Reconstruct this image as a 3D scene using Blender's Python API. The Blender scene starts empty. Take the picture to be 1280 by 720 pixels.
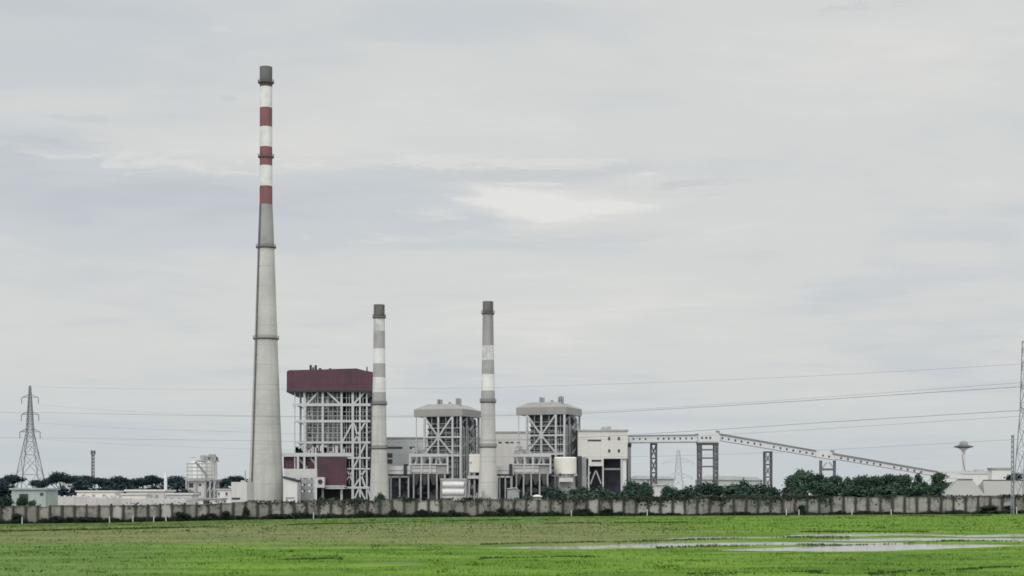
import bpy, math, random
import numpy as np
from mathutils import Vector, Matrix

random.seed(7)
rng = np.random.default_rng(11)
scene = bpy.context.scene
COL = scene.collection

# ------------------------------------------------------------------ camera
F = 2030.0          # focal length in photograph pixels
EYE = 2.3           # eye height
VH = 624.0          # horizon row in the photograph
cam_d = bpy.data.cameras.new("camera")
cam = bpy.data.objects.new("camera", cam_d)
COL.objects.link(cam)
cam.location = (0, 0, EYE)
cam.rotation_euler = (math.radians(90), 0, 0)
cam_d.sensor_width = 36.0
cam_d.lens = F / 1280.0 * 36.0
cam_d.shift_y = (VH - 360.0) / 1280.0
cam_d.clip_start = 0.5
cam_d.clip_end = 20000
scene.camera = cam

# ------------------------------------------------------------------ sky
SUN_EL, SUN_ROT = math.radians(42), math.radians(200)
world = bpy.data.worlds.new("World")
scene.world = world
world.use_nodes = True
wt = world.node_tree
wt.nodes.clear()


def N(t, kind, **kw):
    n = t.nodes.new(kind)
    for k, v in kw.items():
        setattr(n, k, v)
    return n


def math_node(t, op, a, b=None, clamp=False):
    n = t.nodes.new('ShaderNodeMath')
    n.operation = op
    n.use_clamp = clamp
    for i, x in enumerate((a, b)):
        if x is None:
            continue
        if isinstance(x, (int, float)):
            n.inputs[i].default_value = x
        else:
            t.links.new(x, n.inputs[i])
    return n.outputs[0]


def mix_col(t, fac, a, b, mode='MIX'):
    n = t.nodes.new('ShaderNodeMix')
    n.data_type = 'RGBA'
    n.blend_type = mode
    for i, x in ((0, fac), (6, a), (7, b)):
        if isinstance(x, (int, float)):
            n.inputs[i].default_value = x
        elif isinstance(x, (tuple, list)):
            n.inputs[i].default_value = (*x[:3], 1)
        else:
            t.links.new(x, n.inputs[i])
    return n.outputs[2]


def smooth(t, x, lo, hi):
    n = t.nodes.new('ShaderNodeMapRange')
    n.interpolation_type = 'SMOOTHSTEP'
    t.links.new(x, n.inputs[0])
    n.inputs[1].default_value = lo
    n.inputs[2].default_value = hi
    return n.outputs[0]


def noise(t, vec, scale, detail=4, rough=0.55, dist=0.0):
    n = t.nodes.new('ShaderNodeTexNoise')
    n.inputs['Scale'].default_value = scale
    n.inputs['Detail'].default_value = detail
    n.inputs['Roughness'].default_value = rough
    n.inputs['Distortion'].default_value = dist
    t.links.new(vec, n.inputs['Vector'])
    return n.outputs['Fac']


def mapping(t, vec, scale=(1, 1, 1), loc=(0, 0, 0)):
    n = t.nodes.new('ShaderNodeMapping')
    n.inputs['Scale'].default_value = scale
    n.inputs['Location'].default_value = loc
    t.links.new(vec, n.inputs['Vector'])
    return n.outputs[0]


def build_sky():
    t = wt
    sky = N(t, 'ShaderNodeTexSky', sky_type='NISHITA', sun_disc=False)
    sky.sun_elevation = SUN_EL
    sky.sun_rotation = SUN_ROT
    sky.air_density = 1.0
    sky.dust_density = 3.0
    tc = N(t, 'ShaderNodeTexCoord')
    sep = N(t, 'ShaderNodeSeparateXYZ')
    t.links.new(tc.outputs['Generated'], sep.inputs[0])
    dx, dy, dz = sep.outputs
    zz = math_node(t, 'ADD', math_node(t, 'MAXIMUM', dz, 0.0), 0.10)
    px = math_node(t, 'DIVIDE', dx, zz)
    py = math_node(t, 'DIVIDE', dy, zz)
    comb = N(t, 'ShaderNodeCombineXYZ')
    t.links.new(px, comb.inputs[0])
    t.links.new(py, comb.inputs[1])
    pv = comb.outputs[0]
    # layered stratus: broad sheets, streaks and fine wisps
    big = noise(t, mapping(t, pv, (0.75, 0.62, 1), (3.1, 1.7, 0)), 1.0, 5, 0.55, 0.35)
    mid = noise(t, mapping(t, pv, (0.9, 1.5, 1), (7.3, 4.2, 0)), 1.3, 6, 0.58, 0.5)
    fine = noise(t, mapping(t, pv, (2.0, 3.2, 1), (1.3, 9.2, 0)), 1.7, 6, 0.62, 0.6)

    def bump(cx, cz, sx, sz, wob=0.0):
        # a soft cloud body round a direction (azimuth, elevation), ragged through the noise
        ax = math_node(t, 'DIVIDE', math_node(t, 'SUBTRACT', dx, cx), sx)
        az0 = math_node(t, 'SUBTRACT', dz, cz)
        if wob:
            az0 = math_node(t, 'ADD', az0, math_node(t, 'MULTIPLY', math_node(t, 'SUBTRACT', mid, 0.5), wob))
        az = math_node(t, 'DIVIDE', az0, sz)
        r2 = math_node(t, 'ADD', math_node(t, 'MULTIPLY', ax, ax), math_node(t, 'MULTIPLY', az, az))
        return math_node(t, 'POWER', 2.718, math_node(t, 'MULTIPLY', r2, -1.0))
    val = math_node(t, 'ADD', math_node(t, 'MULTIPLY', big, 0.66),
                    math_node(t, 'ADD', math_node(t, 'MULTIPLY', mid, 0.34), math_node(t, 'MULTIPLY', fine, 0.20)))
    for cx, cz, sx, sz, amp, wob in SKY_FORMS:
        val = math_node(t, 'ADD', val, math_node(t, 'MULTIPLY', bump(cx, cz, sx, sz, wob), amp))
    ramp = N(t, 'ShaderNodeValToRGB')
    cr = ramp.color_ramp
    cr.interpolation = 'EASE'
    stops = [(0.34, (0.525, 0.565, 0.605)), (0.50, (0.590, 0.622, 0.645)), (0.63, (0.665, 0.675, 0.665)),
             (0.80, (0.740, 0.740, 0.715)), (0.98, (0.82, 0.81, 0.78))]
    cr.elements[0].position, cr.elements[0].color = stops[0][0], (*stops[0][1], 1)
    cr.elements[1].position, cr.elements[1].color = stops[-1][0], (*stops[-1][1], 1)
    for p, c in stops[1:-1]:
        e = cr.elements.new(p)
        e.color = (*c, 1)
    t.links.new(val, ramp.inputs[0])
    c = ramp.outputs[0]
    # a crisp torn opening in the sheet and the grey scraps drifting across it
    torn = noise(t, mapping(t, pv, (6.5, 9.5, 1), (5.7, 2.2, 0)), 1.0, 7, 0.62, 0.9)
    rag = math_node(t, 'ADD', math_node(t, 'MULTIPLY', math_node(t, 'SUBTRACT', fine, 0.5), 1.2), math_node(t, 'MULTIPLY', math_node(t, 'SUBTRACT', torn, 0.5), 2.6))
    for shapes, lo, hi, colr, amt in CLOUD_TEARS:
        q = rag
        for cx, cz, sx, sz, amp, wob in shapes:
            q = math_node(t, 'ADD', q, math_node(t, 'MULTIPLY', bump(cx, cz, sx, sz, wob), amp))
        c = mix_col(t, math_node(t, 'MULTIPLY', smooth(t, q, lo, hi), amt), c, colr)
    # paler, greener air low over the horizon
    hz = smooth(t, dz, 0.10, 0.0)
    c = mix_col(t, math_node(t, 'MULTIPLY', hz, 0.75), c, (0.545, 0.600, 0.625))
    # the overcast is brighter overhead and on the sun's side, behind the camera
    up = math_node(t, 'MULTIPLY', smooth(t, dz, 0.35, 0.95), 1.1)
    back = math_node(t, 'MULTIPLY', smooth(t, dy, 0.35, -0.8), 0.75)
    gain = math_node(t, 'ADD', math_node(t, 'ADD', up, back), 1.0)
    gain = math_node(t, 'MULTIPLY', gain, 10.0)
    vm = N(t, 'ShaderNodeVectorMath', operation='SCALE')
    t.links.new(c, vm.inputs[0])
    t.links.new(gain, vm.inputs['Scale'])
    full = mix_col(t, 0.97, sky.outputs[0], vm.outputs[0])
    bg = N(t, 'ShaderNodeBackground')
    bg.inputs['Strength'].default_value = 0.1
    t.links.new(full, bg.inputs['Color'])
    out = N(t, 'ShaderNodeOutputWorld')
    t.links.new(bg.outputs[0], out.inputs['Surface'])


def dirn(u, v):
    d = Vector(((u - 640) / F, 1.0, (VH - v) / F)).normalized()
    return d.x, d.z


def form(u, v, su, sv, amp, wob=0.0):
    x, z = dirn(u, v)
    return (x, z, su / F, sv / F, amp, wob)


SKY_FORMS = [
    form(690, 248, 110, 22, 0.26, 0.05), form(640, 262, 60, 14, 0.10, 0.03), form(800, 218, 30, 6, 0.12, 0.02), form(770, 258, 60, 5, 0.14, 0.015), form(600, 196, 90, 8, 0.10, 0.02),
    form(250, 170, 260, 70, 0.13, 0.03), form(560, 150, 330, 60, 0.06, 0.03),
    form(150, 240, 420, 45, -0.16, 0.03), form(700, 214, 130, 14, -0.10, 0.02),
    form(40, 180, 90, 14, -0.15, 0.02), form(0, 5, 160, 16, -0.14, 0.02),
    form(380, 20, 300, 30, 0.0), form(1000, 150, 300, 130, 0.03, 0.02),
    form(900, 290, 260, 40, -0.06, 0.03), form(1080, 8, 90, 14, -0.10, 0.02),
    form(1150, 330, 200, 60, -0.04, 0.02), form(300, 380, 250, 60, -0.02, 0.03), form(620, 20, 120, 20, -0.07, 0.02),
]
CLOUD_TEARS = [
    ([form(690, 202, 130, 15, 1.0, 0.03), form(470, 205, 150, 20, 0.7, 0.03), form(180, 195, 150, 26, 0.8, 0.03)], 0.45, 0.95, (0.735, 0.735, 0.71), 0.7),
    ([form(690, 214, 110, 8, 1.0, 0.012), form(560, 222, 90, 8, 0.8, 0.01), form(850, 232, 90, 12, 0.8, 0.012)], 0.50, 0.85, (0.585, 0.605, 0.615), 0.75),
    ([form(655, 254, 78, 19, 1.2, 0.03), form(740, 256, 90, 8, 1.0, 0.012), form(805, 217, 28, 5, 1.0, 0.008), form(620, 240, 60, 10, 0.5, 0.01), form(700, 228, 60, 5, 0.5, 0.01)], 0.40, 1.10, (0.785, 0.778, 0.755), 0.85),
    ([form(560, 268, 70, 12, 1.0, 0.02), form(480, 300, 120, 18, 0.7, 0.02), form(800, 300, 150, 10, 0.6, 0.015)], 0.45, 1.1, (0.705, 0.705, 0.69), 0.7),
    ([form(60, 182, 80, 9, 1.0, 0.012), form(110, 150, 50, 5, 0.9, 0.008), form(0, 8, 120, 10, 1.0, 0.012), form(1085, 6, 70, 12, 0.6, 0.012), form(285, 124, 16, 5, 0.9, 0.004)], 0.50, 0.85, (0.575, 0.60, 0.625), 0.6),
]
build_sky()

sun_d = bpy.data.lights.new("sun", 'SUN')
sun_d.energy = 1.0
sun_d.angle = math.radians(14)
sun_d.color = (1.0, 0.965, 0.91)
sun = bpy.data.objects.new("sun", sun_d)
COL.objects.link(sun)
sun.location = (-60, -60, 150)
# light travels away from the camera, from high behind and a little to the left
sdir = Vector((math.sin(math.radians(22)) * math.cos(SUN_EL), math.cos(math.radians(22)) * math.cos(SUN_EL), -math.sin(SUN_EL)))
sun.rotation_euler = sdir.to_track_quat('-Z', 'Y').to_euler()

vs = scene.view_settings
scene.display_settings.display_device = 'sRGB'
vs.view_transform = 'Standard'
vs.look = 'None'
vs.exposure = 0.0
vs.gamma = 1.0
vs.use_curve_mapping = False
scene.render.engine = 'CYCLES'
scene.cycles.filter_width = 1.7
scene.cycles.max_bounces = 6
scene.cycles.transparent_max_bounces = 8


# ------------------------------------------------------------------ helpers
def W(u, v, Y):
    return Vector(((u - 640) * Y / F, Y, EYE + (VH - v) * Y / F))


def UX(u, Y):
    return (u - 640) * Y / F


def VZ(v, Y):
    return EYE + (VH - v) * Y / F


PLACE = {}


def set_props(o, label=None, cat=None, group=None, kind=None):
    if label:
        o["label"] = label
    if cat:
        o["category"] = cat
    if group:
        o["group"] = group
    if kind:
        o["kind"] = kind
    return o


def thing(name, label, cat, loc=(0, 0, 0), rotz=0.0, group=None):
    o = bpy.data.objects.new(name, None)
    o.empty_display_size = 0.5
    COL.objects.link(o)
    o.location = loc
    o.rotation_euler = (0, 0, rotz)
    PLACE[o] = Matrix.Translation(Vector(loc)) @ Matrix.Rotation(rotz, 4, 'Z')
    return set_props(o, label, cat, group)


class MB:
    def __init__(self):
        self.v = []
        self.f = []
        self.smooth = False
        self.starts = []

    def add(self, verts, faces):
        b = len(self.v)
        self.starts.append((b, len(self.f)))
        self.v += [tuple(p) for p in verts]
        self.f += [tuple(b + i for i in f) for f in faces]
        return self

    def box(self, x0, x1, y0, y1, z0, z1):
        vs_ = [(x0, y0, z0), (x1, y0, z0), (x1, y1, z0), (x0, y1, z0), (x0, y0, z1), (x1, y0, z1), (x1, y1, z1), (x0, y1, z1)]
        return self.add(vs_, [(0, 3, 2, 1), (4, 5, 6, 7), (0, 1, 5, 4), (1, 2, 6, 5), (2, 3, 7, 6), (3, 0, 4, 7)])

    def pbox(self, u0, u1, v0, v1, Y, depth):
        """box whose front face at distance Y spans the given photograph pixels (v1 None: down to the ground)"""
        return self.box(UX(u0, Y), UX(u1, Y), Y, Y + depth, 0.0 if v1 is None else VZ(v1, Y), VZ(v0, Y))

    def bar(self, p, q, w, d=None, up=(0, 1, 0)):
        p, q = Vector(p), Vector(q)
        d = d or w
        ax = (q - p).normalized()
        upv = Vector(up)
        if abs(ax.dot(upv)) > 0.98:
            upv = Vector((1, 0, 0))
        s = ax.cross(upv).normalized() * (w / 2)
        n = s.cross(ax).normalized() * (d / 2)
        vs_ = [p - s - n, p + s - n, p + s + n, p - s + n, q - s - n, q + s - n, q + s + n, q - s + n]
        return self.add(vs_, [(0, 3, 2, 1), (4, 5, 6, 7), (0, 1, 5, 4), (1, 2, 6, 5), (2, 3, 7, 6), (3, 0, 4, 7)])

    def tube(self, pts, radii, n=8, cap=True):
        pts = [Vector(p) for p in pts]
        if isinstance(radii, (int, float)):
            radii = [radii] * len(pts)
        b = len(self.v)
        self.starts.append((b, len(self.f)))
        for i, p in enumerate(pts):
            a = (pts[min(i + 1, len(pts) - 1)] - pts[max(i - 1, 0)]).normalized()
            r = Vector((0, 0, 1)) if abs(a.z) < 0.9 else Vector((1, 0, 0))
            s = a.cross(r).normalized()
            t = s.cross(a).normalized()
            for k in range(n):
                th = 2 * math.pi * k / n
                self.v.append(tuple(p + s * math.cos(th) * radii[i] + t * math.sin(th) * radii[i]))
        for i in range(len(pts) - 1):
            for k in range(n):
                k2 = (k + 1) % n
                self.f.append((b + i * n + k, b + i * n + k2, b + (i + 1) * n + k2, b + (i + 1) * n + k))
        if cap:
            self.f.append(tuple(b + k for k in range(n)))
            self.f.append(tuple(b + (len(pts) - 1) * n + k for k in reversed(range(n))))
        return self

    def lathe(self, cx, cy, prof, n=40, cap0=True, cap1=True):
        b = len(self.v)
        for r, z in prof:
            for k in range(n):
                th = 2 * math.pi * k / n
                self.v.append((cx + r * math.cos(th), cy + r * math.sin(th), z))
        for i in range(len(prof) - 1):
            for k in range(n):
                k2 = (k + 1) % n
                self.f.append((b + i * n + k, b + i * n + k2, b + (i + 1) * n + k2, b + (i + 1) * n + k))
        if cap0:
            self.f.append(tuple(b + k for k in reversed(range(n))))
        if cap1:
            self.f.append(tuple(b + (len(prof) - 1) * n + k for k in range(n)))
        return self

    def prism(self, poly, y0, y1):
        """poly of (x, z) extruded from y0 to y1"""
        n = len(poly)
        vs_ = [(x, y0, z) for x, z in poly] + [(x, y1, z) for x, z in poly]
        fs = [tuple(range(n)), tuple(reversed(range(n, 2 * n)))]
        for i in range(n):
            j = (i + 1) % n
            fs.append((i, i + n, j + n, j))
        return self.add(vs_, fs)

    def hip(self, x0, x1, y0, y1, z0, ze, zt, ix, iy):
        """eaves box z0..ze with a hipped top up to zt inset by ix, iy"""
        a = [(x0, y0), (x1, y0), (x1, y1), (x0, y1)]
        c = [(x0 + ix, y0 + iy), (x1 - ix, y0 + iy), (x1 - ix, y1 - iy), (x0 + ix, y1 - iy)]
        vs_ = [(x, y, z0) for x, y in a] + [(x, y, ze) for x, y in a] + [(x, y, zt) for x, y in c]
        fs = [(0, 3, 2, 1), (8, 9, 10, 11)]
        for o_ in (0, 4):
            for i in range(4):
                j = (i + 1) % 4
                fs.append((o_ + i, o_ + j, o_ + 4 + j, o_ + 4 + i))
        return self.add(vs_, fs)

    def mesh(self, name, m, smooth_=False):
        me = bpy.data.meshes.new(name)
        me.from_pydata(self.v, [], self.f)
        me.materials.append(m)
        if smooth_ or self.smooth:
            for p in me.polygons:
                p.use_smooth = True
            try:
                me.set_sharp_from_angle(angle=math.radians(40))
            except Exception:
                pass
        me.update()
        return me

    def build(self, name, m, parent=None, local=False, smooth_=False, label=None):
        if parent is not None and not local:
            M = PLACE[parent].inverted()
            self.v = [tuple(M @ Vector(p)) for p in self.v]
        o = bpy.data.objects.new(name, self.mesh(name, m, smooth_))
        COL.objects.link(o)
        if parent is not None:
            o.parent = parent
            if parent in PLACE:
                PLACE[o] = PLACE[parent]
        if label:
            o["label"] = label
        return o


def build_each(mb, name, m, parent, local=False):
    """every piece collected in mb becomes a part of its own"""
    st = mb.starts + [(len(mb.v), len(mb.f))]
    for (v0, f0), (v1, f1) in zip(st[:-1], st[1:]):
        p = MB()
        p.v = mb.v[v0:v1]
        p.f = [tuple(i - v0 for i in f) for f in mb.f[f0:f1]]
        p.build(name, m, parent, local=local)


def subpart(mb, name, m, parent_mesh, **kw):
    """a sub-part under a part (parts sit at their thing's origin, so the same frame holds)"""
    return mb.build(name, m, parent_mesh, **kw)


def dup_tree(o, parent=None):
    c = o.copy()
    COL.objects.link(c)
    if parent is not None:
        c.parent = parent
    for ch in list(o.children):
        dup_tree(ch, c)
    return c


# ------------------------------------------------------------------ materials
def mat(name, col, rough=0.7, var=0.15, scale=0.25, streak=0.0, dirt=None, metal=0.0, coords='POS', spec=0.3, fine=0.0, panel=None, ribs=None):
    """weathered surface: broad noise, vertical rain streaks and fine grain over a base colour"""
    m = bpy.data.materials.new(name)
    m.use_nodes = True
    t = m.node_tree
    b = t.nodes['Principled BSDF']
    b.inputs['Roughness'].default_value = rough
    b.inputs['Metallic'].default_value = metal
    b.inputs['Specular IOR Level'].default_value = spec
    if coords == 'POS':
        vec = N(t, 'ShaderNodeNewGeometry').outputs['Position']
    else:
        vec = N(t, 'ShaderNodeTexCoord').outputs['Object']
    d = dirt or tuple(x * 0.45 for x in col)
    n1 = noise(t, vec, scale, 5, 0.6)
    c = mix_col(t, math_node(t, 'MULTIPLY', smooth(t, n1, 0.38, 0.72), var * 2.2, True), col, d)
    if streak:
        n2 = noise(t, mapping(t, vec, (1.0, 1.0, 0.05)), scale * 4.5, 4, 0.6)
        c = mix_col(t, math_node(t, 'MULTIPLY', smooth(t, n2, 0.48, 0.75), streak, True), c, d)
    if fine:
        n3 = noise(t, vec, scale * 14, 3, 0.6)
        c = mix_col(t, math_node(t, 'MULTIPLY', smooth(t, n3, 0.45, 0.7), fine, True), c, d)
    if panel:
        # lift joints / sheet joints at a regular height
        sep = N(t, 'ShaderNodeSeparateXYZ')
        t.links.new(vec, sep.inputs[0])
        fr = math_node(t, 'FRACT', math_node(t, 'DIVIDE', sep.outputs[2], panel[0]))
        ln = math_node(t, 'LESS_THAN', fr, panel[1])
        c = mix_col(t, math_node(t, 'MULTIPLY', ln, panel[2]), c, d)
    if ribs:
        sep = N(t, 'ShaderNodeSeparateXYZ')
        t.links.new(vec, sep.inputs[0])
        fr = math_node(t, 'FRACT', math_node(t, 'DIVIDE', math_node(t, 'ADD', sep.outputs[0], 500.0), ribs[0]))
        c = mix_col(t, math_node(t, 'MULTIPLY', math_node(t, 'LESS_THAN', fr, ribs[1]), ribs[2]), c, d)
    t.links.new(c, b.inputs['Base Color'])
    return m


M = {}
M['concrete'] = mat('chimney_concrete', (0.52, 0.51, 0.48), 0.85, 0.22, 0.06, 0.50, (0.31, 0.31, 0.30), fine=0.22, panel=(9.0, 0.05, 0.4))
M['concrete_dark'] = mat('stained_concrete', (0.33, 0.33, 0.325), 0.85, 0.25, 0.06, 0.65, (0.17, 0.17, 0.17), fine=0.15)
M['concrete_grey'] = mat('faded_grey_band', (0.37, 0.37, 0.365), 0.85, 0.3, 0.2, 0.6, (0.26, 0.26, 0.26), fine=0.15)
M['soot'] = mat('sooty_cap', (0.15, 0.15, 0.143), 0.9, 0.25, 0.15, 0.6, (0.06, 0.06, 0.055))
M['red'] = mat('faded_red_paint', (0.245, 0.092, 0.098), 0.75, 0.4, 0.2, 0.7, (0.15, 0.085, 0.085), fine=0.3)
M['red_sooty'] = mat('sooty_red_paint', (0.15, 0.075, 0.078), 0.8, 0.5, 0.3, 0.7, (0.07, 0.055, 0.055), fine=0.3)
M['white_band'] = mat('chalky_white_paint', (0.70, 0.705, 0.68), 0.7, 0.25, 0.2, 0.55, (0.46, 0.455, 0.44), fine=0.2)
M['white_worn'] = mat('worn_white_paint', (0.64, 0.64, 0.62), 0.8, 0.45, 0.3, 0.8, (0.34, 0.34, 0.335), fine=0.25)
M['ring'] = mat('gallery_steel', (0.13, 0.13, 0.125), 0.7, 0.2, 0.3)
M['maroon'] = mat('maroon_cladding', (0.105, 0.045, 0.066), 0.6, 0.5, 0.09, 0.5, (0.062, 0.034, 0.046), fine=0.3, panel=(3.4, 0.10, 0.5), ribs=(2.6, 0.16, 0.45))
M['steel'] = mat('pale_grey_steel', (0.50, 0.515, 0.52), 0.55, 0.15, 0.15, 0.25, (0.33, 0.33, 0.33))
M['steel_mid'] = mat('grey_steel', (0.36, 0.37, 0.37), 0.6, 0.25, 0.2, 0.3, (0.2, 0.2, 0.2))
M['steel_and_shade'] = mat('dark_steel_and_shade', (0.040, 0.040, 0.052), 0.6, 0.3, 0.2, 0.2, (0.02, 0.02, 0.028))  # dark steel, also the colour for shade inside the plant
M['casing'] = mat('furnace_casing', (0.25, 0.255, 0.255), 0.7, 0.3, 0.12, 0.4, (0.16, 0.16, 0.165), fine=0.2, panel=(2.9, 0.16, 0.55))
M['casing_shaded'] = mat('shaded_plant_casing', (0.060, 0.060, 0.080), 0.7, 0.4, 0.2, 0.5, (0.022, 0.022, 0.034), fine=0.3)  # inner parts, the shade they stand in put into the colour
M['roof_grey'] = mat('boiler_roof_sheet', (0.31, 0.305, 0.29), 0.7, 0.25, 0.12, 0.35, (0.25, 0.23, 0.235))
M['cream'] = mat('cream_render', (0.62, 0.61, 0.575), 0.8, 0.18, 0.08, 0.35, (0.47, 0.455, 0.425), fine=0.15, panel=(4.6, 0.06, 0.28), ribs=(6.0, 0.05, 0.3))
M['hall_grey'] = mat('pale_grey_cladding', (0.50, 0.52, 0.515), 0.7, 0.2, 0.05, 0.35, (0.36, 0.38, 0.38), panel=(4.0, 0.06, 0.3), ribs=(3.0, 0.1, 0.3))
M['trim'] = mat('grey_parapet', (0.40, 0.41, 0.41), 0.7, 0.2, 0.1)
M['light_grey'] = mat('light_grey_panel', (0.56, 0.555, 0.54), 0.65, 0.2, 0.12, 0.35, (0.36, 0.35, 0.34), fine=0.1)
M['mid_grey'] = mat('mid_grey_panel', (0.34, 0.345, 0.345), 0.7, 0.3, 0.15, 0.4, (0.19, 0.19, 0.195), fine=0.15)
M['duct_dark'] = mat('dark_ducting', (0.062, 0.064, 0.074), 0.7, 0.4, 0.15, 0.4, (0.035, 0.035, 0.045), fine=0.25)
M['white'] = mat('white_painted_wall', (0.66, 0.655, 0.64), 0.7, 0.15, 0.15, 0.3, (0.50, 0.49, 0.47), fine=0.08)
M['white_roof'] = mat('white_sheet_roof', (0.52, 0.50, 0.49), 0.6, 0.25, 0.2, 0.0, (0.30, 0.29, 0.285), fine=0.35, ribs=(2.6, 0.12, 0.35))
M['tank_cream'] = mat('cream_tank_paint', (0.76, 0.735, 0.665), 0.55, 0.12, 0.15, 0.25, (0.55, 0.50, 0.42))
M['silo'] = mat('white_silo_sheet', (0.74, 0.755, 0.745), 0.5, 0.12, 0.2, 0.2, (0.52, 0.53, 0.52), panel=(1.9, 0.07, 0.35))
M['glass'] = mat('dark_window_glass', (0.05, 0.052, 0.06), 0.25, 0.2, 0.3, spec=0.5)
M['gallery'] = mat('conveyor_gallery_sheet', (0.60, 0.615, 0.62), 0.6, 0.15, 0.15, 0.3, (0.48, 0.49, 0.49))
M['gallery_roof'] = mat('dark_gallery_roof', (0.22, 0.225, 0.23), 0.6, 0.2, 0.2)
M['trestle'] = mat('dark_trestle_steel', (0.115, 0.12, 0.135), 0.65, 0.3, 0.25, 0.2, (0.08, 0.08, 0.09))
M['galv'] = mat('galvanised_steel', (0.21, 0.22, 0.24), 0.5, 0.2, 0.3, 0.0, (0.18, 0.18, 0.19))
M['galv_far'] = mat('pale_galvanised_steel', (0.45, 0.47, 0.49), 0.5, 0.2, 0.3)
M['wire'] = mat('conductor_wire', (0.16, 0.17, 0.18), 0.5, 0.1, 0.3)
M['shed_roof'] = mat('grey_shed_roof', (0.29, 0.288, 0.275), 0.7, 0.25, 0.12, 0.0, (0.27, 0.265, 0.25), fine=0.12)
M['pale_green'] = mat('pale_green_render', (0.36, 0.42, 0.40), 0.8, 0.25, 0.15, 0.3, (0.22, 0.26, 0.25))
M['far_roof'] = mat('pale_far_roof', (0.46, 0.49, 0.48), 0.6, 0.15, 0.05)
M['bark'] = mat('bark', (0.09, 0.08, 0.065), 0.9, 0.3, 1.2)
M['peg'] = mat('pale_stake', (0.50, 0.52, 0.47), 0.8, 0.2, 1.5)


def leaf_mat(name, a, b, scale):
    m = bpy.data.materials.new(name)
    m.use_nodes = True
    t = m.node_tree
    p = t.nodes['Principled BSDF']
    p.inputs['Roughness'].default_value = 0.7
    p.inputs['Specular IOR Level'].default_value = 0.15
    vec = N(t, 'ShaderNodeNewGeometry').outputs['Position']
    n1 = noise(t, vec, scale, 4, 0.6)
    n2 = noise(t, vec, scale * 6, 2, 0.6)
    f = math_node(t, 'ADD', math_node(t, 'MULTIPLY', n1, 0.7), math_node(t, 'MULTIPLY', n2, 0.3))
    t.links.new(mix_col(t, smooth(t, f, 0.38, 0.64), a, b), p.inputs['Base Color'])
    return m


M['leaf_far'] = leaf_mat('far_tree_leaf', (0.010, 0.026, 0.034), (0.026, 0.050, 0.052), 0.25)
M['leaf'] = leaf_mat('tree_leaf', (0.015, 0.038, 0.028), (0.046, 0.082, 0.050), 0.35)
M['leaf_light'] = leaf_mat('light_tree_leaf', (0.026, 0.058, 0.040), (0.075, 0.120, 0.076), 0.35)
M['leaf_mix'] = leaf_mat('mixed_bush_leaf', (0.018, 0.042, 0.028), (0.055, 0.085, 0.052), 0.5)
M['bush'] = leaf_mat('bush_leaf', (0.011, 0.032, 0.026), (0.036, 0.068, 0.046), 0.6)
M['weed'] = leaf_mat('weed_leaf', (0.010, 0.018, 0.014), (0.035, 0.05, 0.034), 1.2)
M['vine'] = leaf_mat('vine_leaf', (0.018, 0.03, 0.022), (0.06, 0.075, 0.055), 1.0)


# ------------------------------------------------------------------ ground
def interp(pts, x):
    xs, ys = zip(*pts)
    return np.interp(x, xs, ys)


WALL_Y = 212.0
# foot of the perimeter wall, read along the photograph (u -> row)
FOOT = [(-200, 657.5), (0, 655.0), (140, 653.2), (320, 649.5), (470, 647.0), (640, 645.6), (960, 644.0), (1280, 642.2), (1500, 641.5)]


def foot_z(X):
    u = 640 + np.asarray(X) * F / WALL_Y
    v = interp(FOOT, u)
    return EYE + (VH - v) * WALL_Y / F


# strips of standing water (u, row, thickness in rows), thrown on the field
STRIPS = [
    [(560, 684.0, 0.0), (610, 683.8, 1.6), (660, 683.4, 3.2), (700, 683.2, 4.6), (760, 682.2, 5.6), (830, 680.4, 6.5), (900, 679.6, 5.5), (980, 678.6, 4.8), (1060, 678.4, 3.0), (1130, 678.0, 1.6), (1180, 677.6, 0.0)],
    [(880, 687.0, 0.0), (920, 686.0, 3.0), (1000, 685.2, 6.5), (1060, 684.2, 8.5), (1130, 683.0, 7.5), (1200, 681.6, 5.5), (1250, 680.6, 3.0), (1300, 680.2, 0.6), (1320, 680.2, 0.0)],
    [(815, 673.5, 0.0), (850, 672.3, 2.0), (900, 671.6, 3.2), (975, 671.0, 2.0), (990, 670.6, 0.8), (1000, 670.6, 0.0)],
    [(975, 669.4, 0.0), (1000, 668.6, 3.2), (1060, 667.6, 4.5), (1120, 667.2, 3.4), (1180, 668.4, 1.4), (1205, 669.2, 2.5), (1260, 668.8, 3.6), (1330, 668.6, 3.5)],
    [(985, 675.0, 0.0), (1020, 674.2, 2.2), (1080, 673.8, 4.0), (1150, 673.2, 3.8), (1220, 673.8, 4.6), (1330, 674.2, 4.5)],
    [(425, 703.0, 0.0), (450, 702.6, 1.6), (500, 702.2, 2.6), (535, 702.4, 1.2), (550, 702.6, 0.0)],
]
# low bunds of taller grass between the plots, darkened for their shaded step (u, row)
BUNDS = [
    [(-30, 665.0), (60, 664.0), (150, 661.5), (300, 658.0), (420, 655.0), (520, 652.8), (620, 651.0), (700, 650.0)],
    [(680, 655.5), (770, 654.6), (860, 654.2)],
    [(300, 701.4), (370, 700.8), (430, 699.6)],
    [(600, 681.5), (700, 679.8), (800, 677.4), (900, 674.0), (1000, 672.4), (1060, 671.6)],
    [(820, 685.8), (880, 684.0), (960, 682.4), (1060, 679.6), (1180, 677.4), (1290, 677.5)],
    [(960, 666.6), (1060, 664.8), (1160, 665.4)],
    [(1125, 648.6), (1240, 648.2)],
    [(1080, 718.0), (1140, 715.6), (1210, 712.8), (1290, 709.5)],
    [(860, 719.0), (960, 717.0), (1030, 716.0)],
    [(600, 699.0), (700, 697.5), (760, 697.5)],
]


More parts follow.
